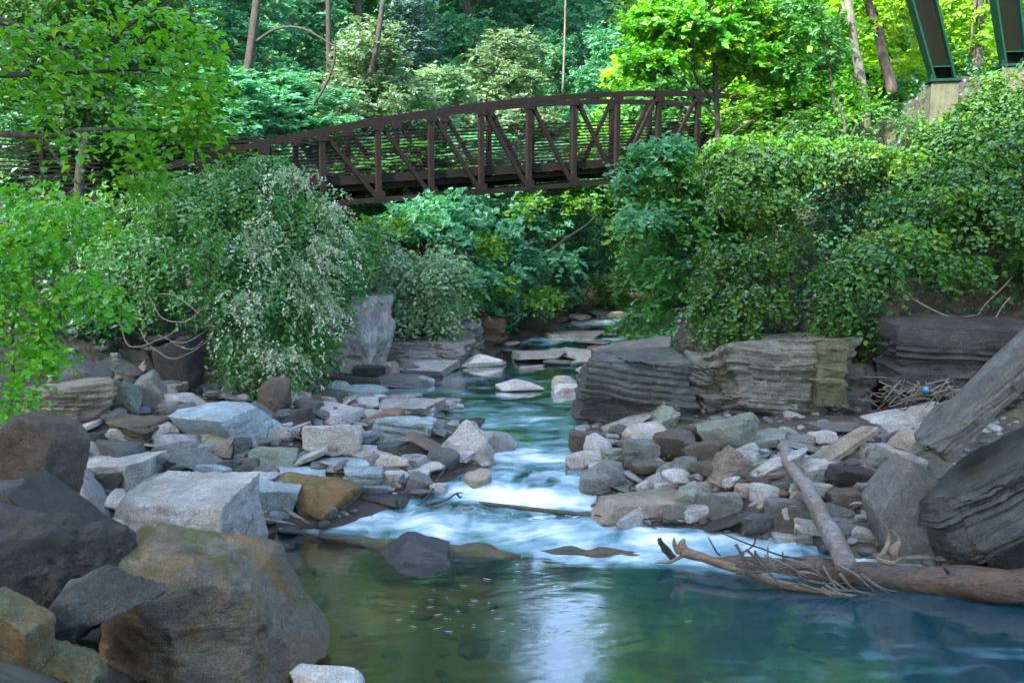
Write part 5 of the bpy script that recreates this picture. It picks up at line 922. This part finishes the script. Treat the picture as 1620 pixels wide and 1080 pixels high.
# ------------------------------------------------------------------ woodland behind: crown shapes shared between copies
def protocrown(seed, R, H0_, H1_, nb, leaf=.27, dens=7, kind='round'):
    r = np.random.default_rng(seed); bl = []
    for i in range(nb):
        t = (i + .5) / nb; z = H0_ + (H1_ - H0_) * t; rad = R * (math.sin(math.pi * min(1, .22 + .8 * t)) ** .6 if kind == 'round' else (1.05 - t)) ; a = i * 2.4 + r.normal(0, .4); q = rad * r.uniform(.35, .85)
        br_ = r.uniform(.85, 1.5) * (1 if kind == 'round' else .8); bl.append((q * math.cos(a), q * math.sin(a), z, br_ * 1.15, br_ * 1.15, br_ * .72))
    bl.append((0, 0, H1_ - .3, 1, 1, .9))
    me = leaves_mesh('crown', *cloud(lump(bl, 6, .5, seed), dens=dens, leaf=leaf, per=8, spread=.55, droop=.25, up=1.0, noise=.5, wid=.62, seed=seed, layered=.35 if kind == 'round' else .6))
    m = MB(); top = H1_ * .93; c = np.array([[0, 0, -1.0], [r.normal(0, .1), r.normal(0, .1), H1_ * .3], [r.normal(0, .3), r.normal(0, .3), H1_ * .6], [r.normal(0, .3), r.normal(0, .3), top]]); cc = curve(c, 5); m.tube(cc, [.26, .21, .15, .04], 8, .1)
    for b in bl[::2]:
        z0 = max(1.5, b[2] - 1.8); k = min(len(cc) - 2, int(z0 / top * (len(cc) - 1))); m.tube(curve([cc[k], (cc[k] + np.array(b[:3])) / 2 + [0, 0, .3], b[:3]], 4), [.07, .05, .015], 5)
    fl = [i for f in m.Fc for i in f]; tm = mesh('trunk', np.concatenate(m.V), fl, [len(f) for f in m.Fc], True); return me, tm
PROTO = [protocrown(101, 3.2, 2.0, 12, 26), protocrown(102, 3.8, 1.2, 11, 30), protocrown(103, 2.6, 2.5, 13, 24), protocrown(104, 3.4, .8, 9, 24), protocrown(105, 2.3, 3.5, 14, 22, .2, 10, 'cone')]
PROTO.append(protocrown(106, 5.0, 8.5, 26, 44, .32, 5.5))
_cache = {}
def crownmesh(i, mat):
    return PROTO[i][0]
def setmat(o, mat):          # same crown mesh for every copy, leaf material held by the object
    o.material_slots[0].link = 'OBJECT'; o.material_slots[0].material = M[mat]
for p_ in PROTO: p_[1].materials.append(M['bark']); p_[0].materials.append(M['leaf_mid'])
WT = [  # x px, Y, top y px, proto, leaf, label tail
(60, 30, -60, 0, 'leaf_mid', 'tall tree with dense mid-green crown behind the approach walkway at the frame edge'),
(185, 33, -40, 1, 'leaf_mid', 'broad tree behind the forked trunk of the slim dark tree'),
(290, 36, -30, 2, 'leaf_teal', 'narrow blue-green tree behind the approach walkway'),
(240, 28, 150, 3, 'leaf_mid', 'low round tree just above the approach walkway rails'),
(345, 32, 110, 3, 'leaf_teal', 'low teal tree above the start of the arched chord'),
(120, 27, 190, 3, 'leaf_dark', 'low dark tree behind the walkway rails by the forked tree'),
(400, 40, -20, 0, 'leaf_teal', 'tall teal-green tree with its trunk showing above the start of the arch'),
(455, 34, 120, 1, 'leaf_teal', 'round teal tree rising behind the first bridge posts'),
(520, 43, -30, 2, 'leaf_teal', 'tall tree with a straight trunk above the first bridge post'),
(590, 38, 40, 1, 'leaf_pale', 'pale green full tree behind the rising part of the arch'),
(560, 50, -10, 0, 'leaf_mid', 'tall green tree topping the pale full tree'),
(655, 46, 0, 4, 'leaf_pine', 'grey-green pine with drooping boughs behind the bridge'),
(690, 42, 110, 3, 'leaf_pale', 'low pale tree right behind the middle posts'),
(735, 52, 30, 1, 'leaf_teal', 'wide bluish tree beyond the pine'),
(800, 46, 55, 0, 'leaf_pale', 'light yellow-green tree cresting above the top chord'),
(780, 60, -10, 2, 'leaf_teal', 'tall hazy tree behind the light yellow-green tree'),
(860, 54, 60, 1, 'leaf_teal', 'hazy rounded tree above the middle of the bridge'),
(910, 62, -20, 2, 'leaf_teal', 'tall pale-trunked hazy tree in the gap up the valley'),
(960, 50, 50, 0, 'leaf_teal', 'blue-green tree above the crown of the arch'),
(1010, 58, -10, 1, 'leaf_mid', 'tall tree behind the young maple towards the valley'),
(700, 66, -50, 0, 'leaf_teal', 'distant tall tree behind the pine and the wide bluish tree'),
(840, 72, -30, 1, 'leaf_mid', 'distant broad tree closing the valley'),
(1090, 44, -50, 1, 'leaf_lime', 'sunlit lime tree behind the young maple'),
(1200, 42, -60, 0, 'leaf_lime', 'sunlit yellow-green tree behind the far bridge end'),
(1280, 38, -40, 3, 'leaf_lime', 'low glowing yellow-green tree behind the black sapling'),
(1300, 48, -80, 1, 'leaf_lime', 'tall glowing tree between the maple and the pale trunk'),
(1400, 40, -50, 0, 'leaf_lime', 'bright lime tree seen between the two bare trunks'),
(1480, 45, -60, 1, 'leaf_lime', 'tall lime tree behind the nearer viaduct leg'),
(1440, 34, 60, 3, 'leaf_lime', 'low bright tree beside the concrete footing'),
(1590, 38, -60, 0, 'leaf_bright', 'leafy tree behind the viaduct leg at the frame corner'),
(1530, 50, -80, 2, 'leaf_lime', 'narrow lime tree between the two viaduct legs'),
(1220, 34, 130, 3, 'leaf_bright', 'low bright tree behind the last bridge posts'),
(1340, 33, 150, 3, 'leaf_bright', 'bushy bright tree on the bench beyond the bridge'),
(1060, 40, 110, 3, 'leaf_mid', 'low green tree behind the far half of the bridge'),
(880, 42, 330, 3, 'leaf_teal', 'low teal tree seen under the bridge above the bend'),
(960, 44, 330, 3, 'leaf_mid', 'low green tree closing the view under the bridge'),
(760, 38, 300, 3, 'leaf_teal', 'low blue-green tree under the bridge on the far slope'),
(640, 33, 290, 3, 'leaf_mid', 'low leafy tree under the near half of the bridge'),
(380, 44, -560, 5, 'leaf_teal', 'very tall canopy tree high above the start of the arch'),
(475, 50, -600, 5, 'leaf_teal', 'very tall canopy tree behind the straight dark trunk'),
(575, 47, -580, 5, 'leaf_teal', 'towering canopy tree behind the leaning dark trunk'),
(665, 53, -560, 5, 'leaf_teal', 'towering canopy tree directly behind the grey-green pine'),
(745, 58, -520, 5, 'leaf_teal', 'towering hazy canopy tree on the near side of the valley gap'),
(1075, 50, -560, 5, 'leaf_bright', 'very tall bright canopy tree behind the young maple'),
(1170, 46, -600, 5, 'leaf_lime', 'very tall lime canopy tree above the far bridge end'),
(1330, 47, -620, 5, 'leaf_lime', 'very tall lime canopy tree behind the pale trunk'),
(1460, 50, -600, 5, 'leaf_lime', 'very tall lime canopy tree behind the concrete footing'),
(250, 40, -620, 5, 'leaf_mid', 'very tall canopy tree behind the large-leaved branches'),
(110, 36, -640, 5, 'leaf_mid', 'very tall canopy tree behind the forked trunk'),
(-30, 32, -640, 5, 'leaf_mid', 'very tall canopy tree at the frame edge above the walkway'),
(1620, 42, -600, 5, 'leaf_bright', 'very tall canopy tree behind the corner viaduct leg'),
(20, 38, -100, 1, 'leaf_mid', 'tall tree at the frame corner beyond the walkway'),
]
rw_ = np.random.default_rng(12)
for (px, Y, ty, pi_, lm, lab) in WT:
    X = (px - 810) / F * Y; g = float(terr(X, Y)); top = at(px, ty, Y)[2]; Hn = {0: 12, 1: 11, 2: 13, 3: 9, 4: 14, 5: 26}[pi_] + .5
    s = max(.35, (top - g) / Hn); o = empty('woodland_tree', (X, Y, g)); tag(o, lab, 'tree', 'woodland trees behind the footbridge')
    c = bpy.data.objects.new('crown', crownmesh(pi_, lm)); t = bpy.data.objects.new('trunk', PROTO[pi_][1])
    for q in (c, t): COL.objects.link(q); q.parent = o
    setmat(c, lm)
    w_ = min(1.35, max(.75, s)) * rw_.uniform(.92, 1.1); o.scale = (w_, w_, s); o.rotation_euler = (0, 0, rw_.uniform(0, 6.28))
for q in list(bpy.data.objects):
    if q.type == 'MESH' and q.parent and q.parent.name.startswith('woodland_tree') and q.name.startswith('crown'): q.color = (1, 1, 1, 1)
# bare limbs and big trunks that show between the crowns
def btrunk(label, pts, rad, mat='bark', name='bare_tree', cat='tree'):
    m = MB(); c = curve(P3(pts), 6); o = empty(name, c[0]) if cat == 'tree' else None; m.tube(c - (c[0] if o else 0), rad, 10, .12, len(label)); q = m.build('trunk' if o else name, M[mat], o, True); o = o or q; tag(o, label, cat); return o
btrunk('thick rough grey trunk standing in leaves behind the walkway', [(372, 190, 35), (392, 110, 35), (402, 40, 35), (412, -60, 35)], [.18, .16, .15, .12], 'bark_dark')
btrunk('straight dark trunk rising above the first bridge post', [(522, 170, 38), (520, 60, 38), (519, -40, 38)], [.12, .11, .10], 'bark_dark')
btrunk('bare arching branch reaching from the grey trunk over the woodland', [(405, 66, 35), (440, 45, 34.5), (480, 46, 34.3), (520, 68, 34.2), (545, 82, 34.1)], [.06, .05, .045, .035, .015], 'bark_dark', 'arching_branch', 'branch')
btrunk('dark crooked limb slanting up behind the arch', [(490, 175, 33), (512, 140, 33), (528, 100, 33), (530, 60, 33)], [.03, .05, .045, .02], 'bark_dark', 'crooked_branch', 'branch')
btrunk('leaning dead stem slanting across the leaves under the bridge', [(868, 400, 30), (895, 378, 30), (925, 358, 30.2), (945, 340, 30.3)], [.05, .045, .035, .02], 'bark_dark', 'dead_stem', 'branch')
btrunk('thin pale stem in the hazy gap above the top chord', [(890, 150, 48), (893, 70, 48), (895, -20, 48)], [.06, .05, .04], 'bark_pale')
#btrunk('pale grey trunk showing low behind the middle of the arch', [(765, 150, 44), (766, 95, 44), (760, 30, 44), (756, -60, 44)], [.10, .09, .08, .06], 'bark_pale')
btrunk('leaning dark trunk behind the rising arch', [(585, 120, 36), (598, 60, 36), (606, 0, 36)], [.11, .10, .09], 'bark_dark')

def litter():
    r = np.random.default_rng(77); x = r.uniform(-10, 10, 9000); y = r.uniform(12, 22, 9000); xl = np.interp(y, LEy, LEx); xr = np.interp(y, REy, REx); d = np.maximum(xl - x, x - xr); m = (d > .3) & (sdist(x, y, HL, 1) < 3) & (sdist(x, y, HR, -1) < 2); x, y = x[m][:2600], y[m][:2600]
    Pc = np.stack([x, y, terr(x, y) + r.uniform(.02, .16, len(x))], -1); o = link('fallen_leaves', leaves_mesh('fallen_leaves', Pc, r.normal(0, 1, Pc.shape) * [1, 1, .2], r.normal(0, .3, Pc.shape) + [0, 0, 1], r.uniform(.04, .09, len(x)), .6), peb_mat('leaf_litter', (.10, .055, .025), (.16, .10, .05), (.22, .16, .09)))
    tag(o, 'brown dead leaves strewn between the stones', 'leaf litter', None, 'stuff')
litter()
def flecks():
    r = np.random.default_rng(19); m = MB()
    for i in range(55):
        q = onz(r.normal(790, 110), r.normal(962, 30), .016); x, y = q[0], q[1]
        if y < 9.4 or x < -2.6: continue
        L_ = r.uniform(.02, .12); a = r.normal(.25, .25) + (x - 1) * .12; w = r.uniform(.002, .005); z = .016 + float(wz(x, y)); p = [np.array([x + (t - .5) * L_ * math.cos(a) , y + (t - .5) * L_ * math.sin(a) + .15 * L_ * (t - .5) ** 2, z]) for t in (0, .5, 1)]
        m.tube(p, [w * .4, w, w * .4], 5)
    o = m.build('foam_flecks', plain('foam_white', (.7, .72, .72), .6), None, True); tag(o, 'tiny flecks of foam drifting on the green pool', 'foam', None, 'stuff')
flecks()
# undergrowth on the slopes and the far wood
def scatter(name, n, cond, hs, leaf, mat, label, seed, lumps=.8, box=(-32, 36, 10, 75)):
    r = np.random.default_rng(seed); x = r.uniform(box[0], box[1], n * 6); y = r.uniform(box[2], box[3], n * 6); vis = np.abs(x) < y * .62 + 6; x, y = x[vis], y[vis]
    dl = sdist(x, y, HL, 1); dr = sdist(x, y, HR, -1); m = cond(x, y, dl, dr) & (r.random(len(x)) < np.clip(18 / y, .25, 1)); x, y, dl, dr = [q[m][:n] for q in (x, y, dl, dr)]
    z = terr(x, y); l = np.clip(fbm(xyz(x * .9, y * .9), 3, 31) * .9 + .5, 0, 2); d_ = np.clip(np.maximum(dl, dr), 0, 1.5) / 1.5; z = z + (l * hs * r.random(len(x)) ** .6 + .05) * d_
    Nn = r.normal(0, .5, (len(x), 3)) + [0, -.3, 1]; A = r.normal(0, 1, (len(x), 3)) + [0, -.6, -.5]; S = leaf * r.uniform(.6, 1.3, len(x)) * np.clip(y / 26, 1, 2.2)
    o = link(name, leaves_mesh(name, np.stack([x, y, z], -1), A, Nn, S, .62), M[mat]); tag(o, label, 'undergrowth', None, 'stuff'); return o
scatter('undergrowth', 60000, lambda x, y, dl, dr: (dl > .9), 1.6, .19, 'leaf_mid', 'low leafy undergrowth covering the wooded slope across the river', 61)
scatter('slope_undergrowth', 44000, lambda x, y, dl, dr: (dr > .4), .7, .15, 'leaf_dark', 'low leafy undergrowth covering the steep bank beyond the bridge end', 62)
def farwood():
    r = np.random.default_rng(8); bl = []
    for i in range(330):
        az = r.uniform(-.62, .62); Y = r.uniform(62, 120); X = math.tan(az) * Y; g = float(terr(X, Y)); hgt = r.uniform(1, 13) if not (-.02 < az < .24) else r.uniform(.5, 9); s = r.uniform(2.2, 3.6)
        bl.append((X, Y, g + hgt, s, s, s * .7))
    Pc, A, Nn, S, wd, hx = cloud(bl, dens=2.0, leaf=.55, per=7, spread=1.2, droop=.2, up=.9, noise=.5, wid=.7, seed=81)
    return tag(link('distant_woods', leaves_mesh('distant_woods', Pc, A, Nn, S, wd, hx), M['leaf_teal']), 'far wood closing the valley beyond the trees', 'wood', None, 'stuff')
farwood()
# unseen trees added beside and behind the camera to shade the gorge
for i, (x, y, s, w_) in enumerate([(-14, 4, 1.05, ''), (-11, -5, 1.1, ''), (-5, -11, 1.1, ''), (-19, 3, 1.15, ''), (1, -15, 1.1, ''), (-10, -14, 1.2, ''), (8, -16, 1.1, ''), (-17, -5, 1.15, ''), (-7, 0, .95, '')]):
    g = float(terr(x, y)); o = empty('added_shade_tree', (x, y, g)); tag(o, 'unseen tall tree added outside the view to shade the gorge', 'tree', 'unseen trees added for shade'); o.scale = (s, s, s); o.rotation_euler = (0, 0, i * 1.3)
    for nm, me in (('crown', crownmesh(5, 'leaf_mid')), ('trunk', PROTO[5][1])): q = bpy.data.objects.new(nm, me); COL.objects.link(q); q.parent = o
# ------------------------------------------------------------------ haze
def haze():
    m = MB(); V = [(x, y, z) for z in (-3.5, 62) for x, y in ((-255, -195), (255, -195), (255, 295), (-255, 295))]; m.add(V, [[0, 3, 2, 1], [4, 5, 6, 7], [0, 1, 5, 4], [1, 2, 6, 5], [2, 3, 7, 6], [3, 0, 4, 7]])
    n = N('haze_air'); v = n.n('ShaderNodeVolumePrincipled'); v.inputs['Color'].default_value = (.35, .85, .9, 1); v.inputs['Density'].default_value = .00012; v.inputs['Anisotropy'].default_value = 0; n.l(v.outputs[0], n.out.inputs['Volume'])
    o = m.build('haze', n.m); tag(o, 'pale blue-green air between the trees', None, None, 'stuff')
haze()

print('TRIS', sum(len(me.loops) - 2 * len(me.polygons) for me in bpy.data.meshes if me.users) / 1e6)
